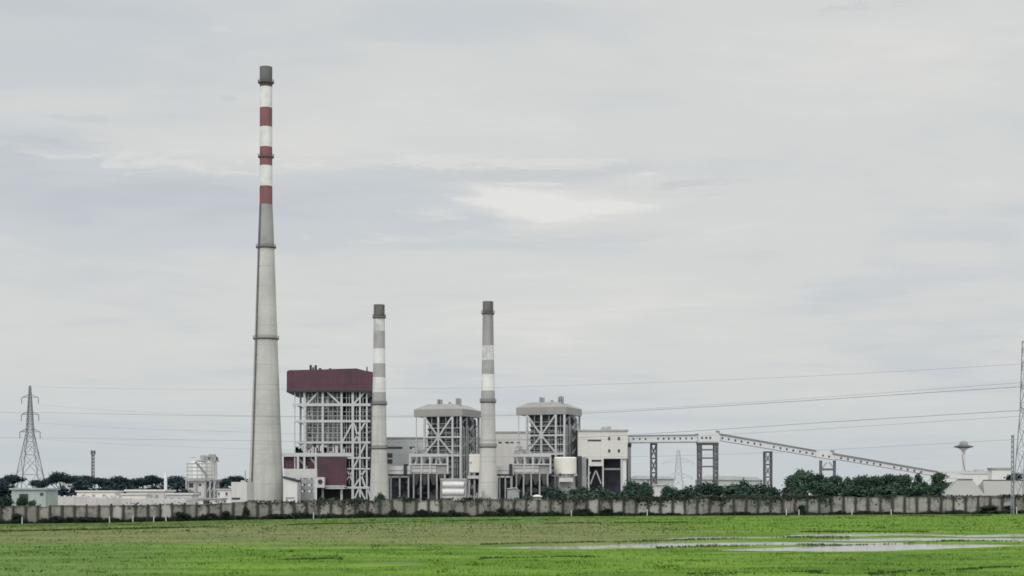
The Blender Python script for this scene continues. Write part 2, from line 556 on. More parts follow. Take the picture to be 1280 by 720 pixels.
def wob(x, y, s):
    return (np.sin(x * s + 1.3) * np.cos(y * s * 0.7 + 0.4) + 0.6 * np.sin(x * s * 2.3 + y * s * 1.7) + 0.4 * np.sin(x * s * 4.7 - y * s * 3.1 + 2.0)) / 2.0


def strip_depth(X, Y):
    Yc = np.maximum(Y, 1.0)
    u = 640 + X * F / Yc
    v = VH + EYE * F / Yc
    d = np.zeros_like(X)
    vw = v + 0.45 * wob(X, Y * 0.35, 0.9)
    for s in STRIPS:
        us = [p[0] for p in s]
        vc = np.interp(u, us, [p[1] for p in s])
        th = np.interp(u, us, [p[2] for p in s], left=0, right=0)
        half = np.maximum(th / 2, 1e-3)
        k = np.clip((1.22 - np.abs(vw - vc) / half) / 0.5, 0, 1) * (th > 0.05)
        d = np.maximum(d, k)
    return d


def bund_height(X, Y):
    Yc = np.maximum(Y, 1.0)
    u = 640 + X * F / Yc
    v = VH + EYE * F / Yc
    h = np.zeros_like(X)
    for s in BUNDS:
        us = [p[0] for p in s]
        vc = np.interp(u, us, [p[1] for p in s], left=-999, right=-999)
        yc = EYE * F / np.maximum(vc - VH, 1e-3)
        h = np.maximum(h, np.exp(-((Y - yc) / 0.55) ** 2) * (vc > 0))
    return h


def sstep(x, a, b):
    t = np.clip((x - a) / (b - a), 0, 1)
    return t * t * (3 - 2 * t)


def ground_z(X, Y):
    X = np.asarray(X, float)
    Y = np.asarray(Y, float)
    side = np.clip(X, -90, 90)
    w = sstep(Y, 112, 205) * (1 - sstep(Y, 214, 240))
    z = foot_z(side) * w
    near = 1 - sstep(Y, 200, 215)
    z = z + near * 0.025 * wob(X, Y, 0.5)
    z = z + near * (0.045 * bund_height(X, Y))
    z = z - near * 0.16 * strip_depth(X, Y)
    return z


def build_ground():
    xs = np.concatenate([np.array([-9000, -5000, -3000, -1800, -1000, -600, -350, -220, -150, -115]), np.arange(-95, 95.1, 0.8),
                         np.array([115, 150, 220, 350, 600, 1000, 1800, 3000, 5000, 9000])])
    ys = np.concatenate([np.array([-200, -80, -20, 5, 20, 30]), np.arange(36, 118, 0.6), np.arange(118, 246, 1.6),
                         np.array([260, 290, 340, 420, 550, 700, 900, 1200, 1700, 2500, 4000, 7000, 11000])])
    Xg, Yg = np.meshgrid(xs, ys)
    Zg = ground_z(Xg, Yg)
    nx, ny = len(xs), len(ys)
    co = np.stack([Xg.ravel(), Yg.ravel(), Zg.ravel()], 1)
    i = np.arange(nx * ny).reshape(ny, nx)
    q = np.stack([i[:-1, :-1].ravel(), i[:-1, 1:].ravel(), i[1:, 1:].ravel(), i[1:, :-1].ravel()], 1)
    me = quads_mesh('ground', co, q)
    me.polygons.foreach_set('use_smooth', np.ones(len(q), bool))
    me.materials.append(M['field'])
    o = bpy.data.objects.new('ground', me)
    COL.objects.link(o)
    set_props(o, kind='structure')
    b = MB()
    b.add([(-30, 46, -0.055), (140, 46, -0.055), (140, 120, -0.055), (-30, 120, -0.055)], [(0, 1, 2, 3)])
    wtr = b.build('water', M['water'])
    set_props(wtr, kind='structure')


def quads_mesh(name, co, q):
    me = bpy.data.meshes.new(name)
    n = len(q)
    me.vertices.add(len(co))
    me.vertices.foreach_set('co', np.ascontiguousarray(co, np.float32).ravel())
    me.loops.add(n * 4)
    me.loops.foreach_set('vertex_index', np.ascontiguousarray(q, np.int32).ravel())
    me.polygons.add(n)
    me.polygons.foreach_set('loop_start', np.arange(0, n * 4, 4, dtype=np.int32))
    me.polygons.foreach_set('loop_total', np.full(n, 4, np.int32))
    me.update(calc_edges=True)
    me.validate()
    return me


def field_colour(t, gain=1.0):
    """the plots: young rice near, olive stubble in the middle on the left, mid green by the wall"""
    pos = N(t, 'ShaderNodeNewGeometry').outputs['Position']
    sep = N(t, 'ShaderNodeSeparateXYZ')
    t.links.new(pos, sep.inputs[0])
    x, y, z = sep.outputs
    long_n = noise(t, mapping(t, pos, (0.05, 0.09, 0.0)), 1.0, 4, 0.6, 0.3)
    mid_n = noise(t, mapping(t, pos, (0.10, 0.24, 0.0)), 1.0, 5, 0.62, 0.4)
    fine_n = noise(t, mapping(t, pos, (1.6, 0.7, 0.0)), 1.0, 4, 0.7)
    yy = math_node(t, 'ADD', y, math_node(t, 'MULTIPLY', math_node(t, 'SUBTRACT', long_n, 0.5), 26.0))
    g = lambda c: tuple(k * gain for k in c)
    rice = mix_col(t, smooth(t, mid_n, 0.36, 0.66), g((0.072, 0.160, 0.012)), g((0.150, 0.265, 0.028)))
    rice = mix_col(t, math_node(t, 'MULTIPLY', smooth(t, fine_n, 0.40, 0.72), 0.30), rice, g((0.165, 0.245, 0.055)))
    pale = mix_col(t, smooth(t, mid_n, 0.36, 0.66), g((0.082, 0.158, 0.028)), g((0.134, 0.212, 0.055)))
    olive = mix_col(t, smooth(t, mid_n, 0.36, 0.66), g((0.118, 0.158, 0.048)), g((0.190, 0.212, 0.080)))
    olive = mix_col(t, math_node(t, 'MULTIPLY', smooth(t, fine_n, 0.48, 0.74), 0.5), olive, g((0.17, 0.150, 0.080)))
    meadow = mix_col(t, smooth(t, mid_n, 0.36, 0.66), g((0.082, 0.155, 0.030)), g((0.132, 0.205, 0.052)))
    # left-hand near plot is paler
    c = mix_col(t, math_node(t, 'MULTIPLY', smooth(t, math_node(t, 'ADD', x, math_node(t, 'MULTIPLY', y, 0.20)), 2.0, -3.5), 0.85), rice, pale)
    xo = math_node(t, 'ADD', x, math_node(t, 'MULTIPLY', math_node(t, 'SUBTRACT', long_n, 0.5), 22.0))
    to_olive = math_node(t, 'MULTIPLY', smooth(t, yy, 76.0, 90.0), smooth(t, xo, 18.0, 5.0))
    c = mix_col(t, to_olive, c, olive)
    to_meadow = smooth(t, math_node(t, 'SUBTRACT', yy, math_node(t, 'MULTIPLY', smooth(t, xo, 0.0, 12.0), 46.0)), 142.0, 160.0)
    to_meadow = math_node(t, 'MULTIPLY', to_meadow, smooth(t, y, 94.0, 104.0))
    c = mix_col(t, to_meadow, c, meadow)
    # waterlogged and thin patches stretched along the rows
    thin = noise(t, mapping(t, pos, (0.16, 0.55, 0.0), (31.0, 12.0, 0)), 1.0, 5, 0.68, 0.6)
    c = mix_col(t, math_node(t, 'MULTIPLY', smooth(t, thin, 0.55, 0.74), 0.55), c, g((0.060, 0.095, 0.022)))
    c = mix_col(t, math_node(t, 'MULTIPLY', smooth(t, thin, 0.40, 0.26), 0.45), c, g((0.215, 0.265, 0.075)))
    # beyond the wall: bare grey yard
    c = mix_col(t, smooth(t, y, 213.0, 216.0), c, g((0.20, 0.20, 0.185)))
    return c, pos, z, fine_n


def ground_materials():
    m = bpy.data.materials.new('field_soil_and_grass')
    m.use_nodes = True
    t = m.node_tree
    p = t.nodes['Principled BSDF']
    p.inputs['Roughness'].default_value = 0.95
    p.inputs['Specular IOR Level'].default_value = 0.1
    c, pos, z, fine_n = field_colour(t, 0.92)
    # wet mud where the ground dips to the water
    wet = smooth(t, z, -0.030, -0.060)
    sep = N(t, 'ShaderNodeSeparateXYZ')
    t.links.new(pos, sep.inputs[0])
    wet = math_node(t, 'MULTIPLY', wet, math_node(t, 'LESS_THAN', sep.outputs[1], 112.0))
    c = mix_col(t, wet, c, (0.10, 0.085, 0.06))
    t.links.new(c, p.inputs['Base Color'])
    M['field'] = m
    m = bpy.data.materials.new('field_grass_blades')
    m.use_nodes = True
    t = m.node_tree
    p = t.nodes['Principled BSDF']
    p.inputs['Roughness'].default_value = 0.8
    p.inputs['Specular IOR Level'].default_value = 0.1
    c, pos, z, fine_n = field_colour(t, 1.15)
    t.links.new(c, p.inputs['Base Color'])
    # blades shade with the sward's upward normal, softened by their own
    gn = N(t, 'ShaderNodeNewGeometry').outputs['Normal']
    nm = N(t, 'ShaderNodeMix', data_type='VECTOR')
    nm.inputs[0].default_value = 0.8
    t.links.new(gn, nm.inputs[4])
    nm.inputs[5].default_value = (0, 0, 1)
    nz = N(t, 'ShaderNodeVectorMath', operation='NORMALIZE')
    t.links.new(nm.outputs[1], nz.inputs[0])
    t.links.new(nz.outputs[0], p.inputs['Normal'])
    tl = N(t, 'ShaderNodeBsdfTranslucent')
    t.links.new(c, tl.inputs['Color'])
    mx = N(t, 'ShaderNodeMixShader')
    mx.inputs[0].default_value = 0.15
    t.links.new(p.outputs[0], mx.inputs[1])
    t.links.new(tl.outputs[0], mx.inputs[2])
    t.links.new(mx.outputs[0], t.nodes['Material Output'].inputs['Surface'])
    M['grass'] = m
    M['bund_grass'] = leaf_mat('shaded_bund_grass', (0.030, 0.060, 0.012), (0.07, 0.115, 0.03), 0.6)  # darkened to carry the shade of the bund's step
    m = bpy.data.materials.new('standing_water')
    m.use_nodes = True
    t = m.node_tree
    p = t.nodes['Principled BSDF']
    p.inputs['Base Color'].default_value = (0.34, 0.325, 0.285, 1)
    p.inputs['Roughness'].default_value = 0.10
    p.inputs['IOR'].default_value = 1.33
    p.inputs['Specular IOR Level'].default_value = 0.5
    pos = N(t, 'ShaderNodeNewGeometry').outputs['Position']
    nb = noise(t, mapping(t, pos, (1.2, 2.5, 1)), 2.2, 3, 0.5)
    bp = N(t, 'ShaderNodeBump')
    bp.inputs['Strength'].default_value = 0.05
    bp.inputs['Distance'].default_value = 0.02
    t.links.new(nb, bp.inputs['Height'])
    t.links.new(bp.outputs[0], p.inputs['Normal'])
    M['water'] = m


ground_materials()
build_ground()


def blades(X, Y, Z, h, w, lean):
    """three-quad-free blades: each a thin quad narrowing to its tip"""
    n = len(X)
    a = rng.uniform(0, math.pi, n)
    dx, dy = np.cos(a) * w / 2, np.sin(a) * w / 2
    la = rng.uniform(0, 2 * math.pi, n)
    lx, ly = np.cos(la) * lean, np.sin(la) * lean
    co = np.empty((n, 4, 3), np.float32)
    co[:, 0] = np.stack([X - dx, Y - dy, Z - 0.02], 1)
    co[:, 1] = np.stack([X + dx, Y + dy, Z - 0.02], 1)
    co[:, 2] = np.stack([X + dx * 0.35 + lx, Y + dy * 0.35 + ly, Z + h], 1)
    co[:, 3] = np.stack([X - dx * 0.35 + lx, Y - dy * 0.35 + ly, Z + h], 1)
    return co.reshape(-1, 3)


def build_grass():
    # density falls with distance; blades widen so that the sward stays closed
    parts = []
    for (y0, y1, dens, h, w) in ((44, 58, 34, 0.065, 0.022), (58, 75, 20, 0.06, 0.032), (75, 110, 7, 0.06, 0.06), (110, 208, 2.4, 0.09, 0.13)):
        ym = y1
        half = 0.335 * ym
        n = int(2 * half * (y1 - y0) * dens)
        Y = rng.uniform(y0, y1, n)
        X = rng.uniform(-half, half, n)
        keep = np.abs(X) < 0.325 * Y + 2
        X, Y = X[keep], Y[keep]
        keep = (strip_depth(X, Y) < 0.10) & (strip_depth(X, Y + 1.6) < 0.3) & (strip_depth(X, Y + 3.2) < 0.5)
        X, Y = X[keep], Y[keep]
        patch = 0.75 + 0.5 * (wob(X, Y, 0.35) * 0.5 + 0.5)
        hh = h * rng.uniform(0.5, 1.25, len(X)) * patch * (0.65 + 0.6 * np.clip(wob(X * 0.6, Y * 1.6, 0.8), -0.6, 0.9))
        parts.append(blades(X, Y, ground_z(X, Y), hh, w * rng.uniform(0.6, 1.4, len(X)), hh * 0.55))
    # ragged tufts standing out of the young rice
    for (y0, y1, cnt, nb, hh0) in ((45, 60, 170, 24, 0.085), (60, 80, 150, 18, 0.09), (110, 205, 260, 14, 0.16)):
        cy = rng.uniform(y0, y1, cnt)
        cx = rng.uniform(-0.33, 0.33, cnt) * cy
        keep = (strip_depth(cx, cy) < 0.05) & (strip_depth(cx, cy + 3) < 0.3) & (wob(cx * 0.7, cy * 1.5, 0.31) > -0.15)
        cx, cy = cx[keep], cy[keep]
        X = np.repeat(cx, nb) + rng.normal(0, 0.16 + 0.0012 * y0, len(cx) * nb)
        Y = np.repeat(cy, nb) + rng.normal(0, 0.16, len(cx) * nb)
        hh = np.repeat(rng.uniform(0.35, 1.0, len(cx)), nb) * hh0 * rng.uniform(0.5, 1.1, len(X))
        parts.append(blades(X, Y, ground_z(X, Y), hh, 0.018 + 0.0006 * Y, hh * 0.5))
    co = np.concatenate(parts)
    me = quads_mesh('grass', co, np.arange(len(co)).reshape(-1, 4))
    me.materials.append(M['grass'])
    o = bpy.data.objects.new('grass', me)
    COL.objects.link(o)
    set_props(o, 'short bright green rice and grass covering the wet field', 'grass', kind='stuff')
    # bunds
    parts = []
    for s in BUNDS:
        us = np.array([p[0] for p in s])
        vv = np.array([p[1] for p in s])
        ym = EYE * F / (vv.mean() - VH)
        n = int((us[-1] - us[0]) * ym / F * 150)
        u = rng.uniform(us[0], us[-1], n)
        v = np.interp(u, us, vv)
        Y = EYE * F / (v - VH)
        X = (u - 640) * Y / F
        Y = Y + rng.normal(0, 0.30, n)
        gate = wob(X, Y * 0.05, 0.42 * 60 / ym) + 0.5 * wob(X, Y * 0.05, 1.3 * 60 / ym)
        keep = rng.uniform(0, 1, n) < np.clip(0.42 + 0.8 * gate, 0.02, 1.0)
        Y = Y + 0.9 * wob(X * 0.6, Y * 0.02, 0.5 * 60 / ym)
        X, Y = X[keep], Y[keep]
        n = len(X)
        h = rng.uniform(0.02, 0.062, n) * (0.35 + ym / 75)
        parts.append(blades(X, Y, ground_z(X, Y), h, rng.uniform(0.04, 0.10, n), h * 0.6))
    co = np.concatenate(parts)
    me = quads_mesh('bund_grass', co, np.arange(len(co)).reshape(-1, 4))
    me.materials.append(M['bund_grass'])
    o = bpy.data.objects.new('bund_grass', me)
    COL.objects.link(o)
    set_props(o, 'taller grass along the low bunds between field plots, darkened for their shade', 'grass', kind='stuff')


build_grass()

# ------------------------------------------------------------------ perimeter wall


def wall_material():
    m = bpy.data.materials.new('stained_wall_panel')
    m.use_nodes = True
    t = m.node_tree
    p = t.nodes['Principled BSDF']
    p.inputs['Roughness'].default_value = 0.9
    p.inputs['Specular IOR Level'].default_value = 0.1
    pos = N(t, 'ShaderNodeNewGeometry').outputs['Position']
    n1 = noise(t, mapping(t, pos, (0.5, 0.5, 0.9)), 1.0, 5, 0.65)
    n2 = noise(t, mapping(t, pos, (2.4, 2.4, 0.35)), 1.0, 4, 0.6)
    n3 = noise(t, mapping(t, pos, (0.035, 0.035, 0.1)), 1.0, 3, 0.5)
    c = mix_col(t, smooth(t, n3, 0.4, 0.62), (0.325, 0.308, 0.286), (0.215, 0.206, 0.194))
    c = mix_col(t, math_node(t, 'MULTIPLY', smooth(t, n1, 0.46, 0.66), 0.75), c, (0.145, 0.145, 0.135))
    c = mix_col(t, math_node(t, 'MULTIPLY', smooth(t, n2, 0.50, 0.68), 0.65), c, (0.11, 0.115, 0.10))
    rnd_o = N(t, 'ShaderNodeObjectInfo').outputs['Random']
    c = mix_col(t, math_node(t, 'MULTIPLY', smooth(t, rnd_o, 0.45, 1.0), 0.65), c, (0.175, 0.165, 0.15))
    c = mix_col(t, math_node(t, 'MULTIPLY', smooth(t, rnd_o, 0.13, 0.10), 0.7), c, (0.44, 0.43, 0.41))
    # algae creeping in along the panel edges
    oc = N(t, 'ShaderNodeTexCoord').outputs['UV']
    su = N(t, 'ShaderNodeSeparateXYZ')
    t.links.new(oc, su.inputs[0])
    ed = math_node(t, 'ABSOLUTE', math_node(t, 'SUBTRACT', su.outputs[0], 0.5))
    ed = math_node(t, 'ADD', ed, math_node(t, 'MULTIPLY', math_node(t, 'SUBTRACT', n1, 0.5), 0.45))
    c = mix_col(t, math_node(t, 'MULTIPLY', smooth(t, ed, 0.30, 0.50), 0.8), c, (0.07, 0.075, 0.065))
    te = math_node(t, 'ADD', su.outputs[1], math_node(t, 'MULTIPLY', math_node(t, 'SUBTRACT', n2, 0.5), 0.35))
    c = mix_col(t, math_node(t, 'MULTIPLY', smooth(t, te, 0.86, 0.99), 0.85), c, (0.075, 0.078, 0.068))
    c = mix_col(t, math_node(t, 'MULTIPLY', smooth(t, te, 0.30, 0.10), 0.85), c, (0.07, 0.06, 0.05))
    t.links.new(c, p.inputs['Base Color'])
    return m


M['wall_panel'] = wall_material()
M['wall_post'] = mat('mouldy_post', (0.06, 0.06, 0.055), 0.9, 0.4, 0.5, 0.3, (0.045, 0.048, 0.04))


def build_wall():
    u0, u1 = -90, 1375
    n = 96
    root = thing('perimeter_wall', 'long stained grey concrete panel wall along the far edge of the field', 'wall', (0, WALL_Y, 0))
    us = np.linspace(u0, u1, n + 1)
    for i in range(n):
        a, b_ = UX(us[i], WALL_Y), UX(us[i + 1], WALL_Y)
        za, zb = float(foot_z(a)), float(foot_z(b_))
        h = 2.28 + random.uniform(-0.16, 0.10) + (0.22 if random.random() < 0.05 else 0)
        y0 = WALL_Y + random.uniform(-0.06, 0.06)
        lean = random.uniform(-0.10, 0.10)
        d = 0.12
        zs = [(a, za), (b_, zb)]
        mb = MB()
        pts = []
        for y in (y0, y0 + d):
            pts += [(a + 0.1, y, za - 0.35), (b_ - 0.1, y, zb - 0.35), (b_ - 0.1, y + lean, zb + h + random.uniform(-0.05, 0.05)), (a + 0.1, y + lean, za + h)]
        mb.add(pts, [(0, 1, 2, 3), (7, 6, 5, 4), (3, 2, 6, 7), (0, 4, 5, 1), (0, 3, 7, 4), (1, 5, 6, 2)])
        o = mb.build('wall_panel', M['wall_panel'], root)
        uv = o.data.uv_layers.new(name='UVMap')
        order = {0: (0, 0), 1: (1, 0), 2: (1, 1), 3: (0, 1), 4: (0, 0), 5: (1, 0), 6: (1, 1), 7: (0, 1)}
        for lp in o.data.loops:
            uv.data[lp.index].uv = order[lp.vertex_index]
    for i in range(n + 1):
        if i >= 98:
            break
        x = UX(us[i], WALL_Y)
        z = float(foot_z(x))
        w = random.uniform(0.06, 0.12)
        mb = MB().box(x - w, x + w, WALL_Y - 0.14, WALL_Y + 0.22, z - 0.4, z + 2.36 + random.uniform(-0.04, 0.10))
        mb.build('post', M['wall_post'], root)


build_wall()


# ------------------------------------------------------------------ chimneys
def ring_gallery(parent, cx, cy, z, r_in, r_out, th=1.2):
    mb = MB()
    mb.lathe(cx, cy, [(r_in, z), (r_out, z + th * 0.35), (r_out, z + th * 0.6), (r_in, z + th * 0.6)], 40, False, False)
    g = mb.build('gallery', M['ring'], parent, smooth_=True)
    rb = MB()
    n = 28
    for k in range(n):
        a, b2 = 2 * math.pi * k / n, 2 * math.pi * (k + 1) / n
        ra = r_out - 0.06
        p, q = (cx + ra * math.cos(a), cy + ra * math.sin(a)), (cx + ra * math.cos(b2), cy + ra * math.sin(b2))
        rb.bar((*p, z + th * 0.6), (*p, z + th * 0.6 + 1.15), 0.09)
        for hh in (0.6, 1.12):
            rb.bar((*p, z + th * 0.6 + hh), (*q, z + th * 0.6 + hh), 0.08)
    rb.build('railing', M['ring'], g)


def chimney(u, Y, prof, sections, rings, label, ladder_from, ladder_side=-0.62, group=None):
    """prof: (row, half width px) down the shaft; sections: (row top, row bottom, part name, material)"""
    s = Y / F
    cx = UX(u, Y)
    root = thing('chimney', label, 'chimney', (cx, Y, 0), 0, group)
    prof = sorted(prof)

    def rad(v):
        return float(interp(prof, v)) * s
    for (va, vb, name, m) in sections:
        zb = 0.0 if vb is None else VZ(vb, Y)
        za = VZ(va, Y)
        rows = [va + (((VZ(0, Y) - zb) / s if vb is None else vb) - va) * k / 6 for k in range(7)]
        pts = []
        for v in rows:
            z = VZ(v, Y)
            pts.append((rad(v), max(z, 0.0)))
        pts = list(reversed(pts))
        mb = MB()
        if name == 'cap':
            r = pts[-1][0]
            pts += [(r * 0.80, pts[-1][1]), (r * 0.78, pts[-1][1] - 9.0)]
            mb.lathe(cx, Y, pts, 48, False, True)
        else:
            mb.lathe(cx, Y, pts, 48, vb is None, False)
        mb.build(name, m, root, smooth_=True)
    for v, extra in rings:
        ring_gallery(root, cx, Y, VZ(v, Y) - 0.4, rad(v) - 0.05, rad(v) + extra * s)
    if not ladder_from:
        return root
    # caged ladder down the near left of the shaft
    mb = MB()
    th = math.radians(180 + 46)
    pts = []
    v_end = VH + EYE * F / Y
    for k in range(13):
        v = ladder_from + (v_end - ladder_from) * k / 12
        r = rad(v) + 0.35
        pts.append(Vector((cx + r * math.cos(th), Y + r * math.sin(th), max(VZ(v, Y), 0.05))))
    for k in range(12):
        mb.bar(pts[k], pts[k + 1], 0.6, 0.6)
    mb.build('caged_ladder', M['ring'], root)
    return root


tall = chimney(332.5, 740, [(80, 7.9), (104, 7.7), (200, 7.8), (255, 8.0), (310, 10.4), (424, 14.2), (500, 17.0), (560, 19.2), (600, 21.0), (640, 22.9)],
               [(84, 104, 'cap', M['soot']), (104, 109, 'painted_band', M['red_sooty']), (109, 135, 'painted_band', M['white_band']), (135, 159, 'painted_band', M['red']),
                (159, 184, 'painted_band', M['white_band']), (184, 207.5, 'painted_band', M['red']), (207.5, 233, 'painted_band', M['white_band']),
                (233, 256, 'painted_band', M['red']), (256, 309, 'shaft', M['concrete_dark']), (309, None, 'shaft', M['concrete'])],
               [(104, 2.4), (197, 2.2), (310, 2.2), (424, 2.0)],
               'tall tapering concrete chimney with red and white bands beside the maroon boiler house', 256)
chimney_a = chimney(474, 690, [(375, 6.9), (397, 6.9), (455, 7.6), (505, 8.6), (560, 9.4), (640, 12.6)],
                    [(381, 396, 'cap', M['soot']), (396, 414, 'painted_band', M['white_worn']), (414, 436, 'painted_band', M['concrete_grey']), (436, 454.5, 'painted_band', M['white_band']),
                     (454.5, 472, 'painted_band', M['concrete_grey']), (472, 490.5, 'painted_band', M['white_band']), (490.5, 505.5, 'painted_band', M['concrete_grey']),
                     (505.5, None, 'shaft', M['concrete'])],
                    [(397.5, 1.5), (506, 1.4), (561, 1.2)],
                    'shorter grey and white banded chimney at the right end of the maroon boiler house', None, group='shorter banded chimneys')
chimney_b = chimney(610, 690, [(372, 6.7), (393, 6.7), (450, 7.5), (500, 8.8), (560, 9.8), (640, 13.2)],
                    [(377, 391.5, 'cap', M['soot']), (391.5, 432, 'painted_band', M['concrete_dark']), (432, 450.5, 'painted_band', M['white_worn']),
                     (450.5, 468, 'painted_band', M['concrete_grey']), (468, 488.5, 'painted_band', M['white_band']), (488.5, 502, 'painted_band', M['concrete_grey']), (502, None, 'shaft', M['concrete'])],
                    [(392.5, 1.6), (503, 1.5), (559, 1.3)],
                    'shorter grey and white banded chimney standing between the two grey roofed boilers', None, group='shorter banded chimneys')
# door annexe at its foot
mb = MB().pbox(599.5, 606, 611, None, 678, 5)
an = mb.build('door_annexe', M['concrete'], chimney_b)
mb = MB().pbox(602.2, 605.2, 614, 626, 677.9, 0.4)
mb.build('door', M['mid_grey'], an)


# ------------------------------------------------------------------ boiler houses
def clutter_mb(mb, x0, x1, y0, y1, z0, z1, n, rnd, smin=0.4, smax=1.6):
    for _ in range(n):
        x, y = rnd.uniform(x0, x1), rnd.uniform(y0, y1)
        a, b_, c = rnd.uniform(smin, smax), rnd.uniform(smin, smax), rnd.uniform(smin, smax)
        z = rnd.uniform(z0, z1 - c)
        mb.box(x, min(x + a, x1), y, min(y + b_, y1), z, z + c)


def grey_boiler(loc, rot, label):
    """open steel frame, lit furnace casing, hipped sheet roof"""
    rnd = random.Random(5)
    root = thing('boiler_house', label, 'boiler house', loc, rot, 'grey roofed boiler houses')
    w, d = 22.9, 22.4
    ZE, ZC, ZP = 40.2, 30.7, 22.3
    # roof
    MB().hip(-0.6, w + 0.5, -0.6, d + 0.5, ZE, ZE + 3.3, ZE + 5.7, 5.6, 2.2).build('roof', M['roof_grey'], root, local=True)
    rv = MB()
    rv.box(8.6, 9.6, 5, 6, ZE + 5.75, ZE + 8.2).box(10.0, 10.9, 5, 6, ZE + 5.75, ZE + 8.0)
    build_each(rv, 'roof_vent', M['mid_grey'], root, local=True)
    rv = MB()
    rv.box(17.0, 17.6, 7, 8, ZE + 5.75, ZE + 8.5).box(18.0, 18.6, 7, 8, ZE + 5.75, ZE + 8.7).box(18.9, 19.5, 7, 8, ZE + 5.2, ZE + 8.3)
    build_each(rv, 'roof_vent', M['mid_grey'], root, local=True)
    MB().box(13.4, 14.4, 7, 8, ZE + 5.7, ZE + 6.9).build('roof_vent', M['mid_grey'], root, local=True)
    # columns, front row and side row, back row
    fx = [0.35, 4.4, 11.4, 18.4, 22.4]
    sy = [0, 7.4, 14.8, 21.9]
    for i, x in enumerate(fx):
        th = 0.35 if i == 0 else 0.85
        MB().bar((x, 0, 0), (x, 0, ZE + 0.2), th).build('column', M['steel'], root, local=True)
    for y in sy[1:]:
        MB().bar((22.4, y, 0), (22.4, y, ZE + 0.2), 0.6).build('column', M['steel_mid'], root, local=True)
        MB().bar((4.4, y, 0), (4.4, y, ZE + 0.2), 0.7).build('column', M['steel'], root, local=True)
    # cross brace on the front
    for zlo, zhi in ((ZP + 0.6, ZC), (ZC, ZE - 0.2)):
        for a, b_ in ((4.6, 11.4), (11.4, 18.2)):
            if zlo < ZC - 1:
                p, q = ((a, -0.1, zlo), (b_, -0.1, zhi)) if a < 5 else ((b_, -0.1, zlo), (a, -0.1, zhi))
            else:
                p, q = ((a, -0.1, zhi), (b_, -0.1, zlo)) if a < 5 else ((b_, -0.1, zhi), (a, -0.1, zlo))
            MB().bar(p, q, 0.72, 0.55).build('brace', M['steel'], root, local=True)
    for z, th, x0 in ((ZC, 0.75, 3.6), (26.5, 0.35, 4.4), (ZP, 1.0, -3.0), (34.8, 0.25, 4.4)):
        MB().bar((x0, -0.05, z), (22.7, -0.05, z), 0.6, th, up=(0, 0, 1)).build('beam', M['steel'], root, local=True)
        MB().bar((22.45, 0.5, z + 0.02), (22.45, d - 0.6, z + 0.02), 0.4, th * 0.5, up=(0, 0, 1)).build('beam', M['steel_mid'], root, local=True)
    # floors of the right-hand bays
    for k, z in enumerate((12.5, 16.0, 19.0, 25.0, 28.2, 33.5, 36.5)):
        MB().box(18.6, 22.1, 0.3, d - 0.8, z, z + 0.25).build('floor_grating', M['casing_shaded'], root, local=True)
        br = MB().bar((22.42, sy[k % 3] + 0.4, z), (22.42, sy[k % 3 + 1] - 0.4, z + 3.2), 0.3, 0.25)
        br.build('brace', M['steel_mid'], root, local=True)
    # furnace casing with buckstays
    ca = MB().box(5.6, 17.4, 2.2, 19, 12, 37.2).build('furnace_casing', M['casing'], root, local=True)
    st = MB()
    for z in np.arange(13, 37, 2.6):
        st.box(5.3, 17.7, 1.75, 2.15, z, z + 1.0)
    st.build('buckstays', M['steel_and_shade'], ca, local=True)
    pp = MB()
    for _ in range(16):
        x = rnd.uniform(5.8, 17.2)
        z = rnd.uniform(14, 34)
        pp.tube([(x, 1.5, z), (x, 1.5, z + rnd.uniform(2, 7))], rnd.uniform(0.15, 0.4), 6)
    build_each(pp, 'pipe', M['steel_and_shade'], ca, local=True)
    MB().box(5.0, 18.0, 1.5, 20, 37.3, ZE - 0.05).build('roof_void_shade', M['steel_and_shade'], root, local=True)  # dark block for the shade in the open space under the roof
    # back-pass casing and coal bunkers behind the right bays, coloured dark for shade
    MB().box(17.6, 21.6, 1.6, 20.8, 8, 39.6).build('back_pass', M['casing_shaded'], root, local=True)
    dk = MB()
    clutter_mb(dk, 18.6, 21.8, 0.3, 1.5, 9, 39, 26, rnd, 0.5, 2.2)
    build_each(dk, 'machine_unit', M['steel_and_shade'], root, local=True)
    for x, r in ((19.2, 0.35), (20.4, 0.28), (21.5, 0.3)):
        MB().tube([(x, 0.9, 6), (x, 0.9, 24 + r * 30)], r, 8).build('downpipe', M['steel_mid'], root, local=True)
    for y in (3.2, 5.6, 10, 12.6, 17.5, 19.6):
        z0 = rnd.uniform(8, 20)
        MB().tube([(22.1, y, z0), (22.1, y, z0 + rnd.uniform(10, 18))], rnd.uniform(0.18, 0.34), 8).build('downpipe', M['steel_mid'], root, local=True)
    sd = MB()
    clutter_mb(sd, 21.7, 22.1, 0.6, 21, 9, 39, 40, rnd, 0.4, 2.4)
    build_each(sd, 'platform_unit', M['casing_shaded'], root, local=True)
    # side wall strip closing the far end
    MB().box(22.0, 22.9, d - 0.5, d, 20, ZE + 0.1).build('wind_screen', M['mid_grey'], root, local=True)
    # pipe and valve platform at the left flank
    pl = MB()
    clutter_mb(pl, -2.6, 4.0, -0.4, 6, 22.9, 27.5, 16, rnd, 0.4, 1.8)
    build_each(pl, 'valve_box', M['light_grey'], root, local=True)
    hr = MB()
    for z in (ZP + 1.2, ZP + 0.95, ZC + 1.3):
        hr.bar((-2.9 if z < 25 else 4.6, -0.42, z), (22.6, -0.42, z), 0.09)
    for x in np.arange(-2.8, 22.6, 1.6):
        hr.bar((x, -0.42, ZP + 0.52), (x, -0.42, ZP + 1.24), 0.08)
    hr.build('handrail', M['steel'], root, local=True)
    # stair zigzag
    sr = MB()
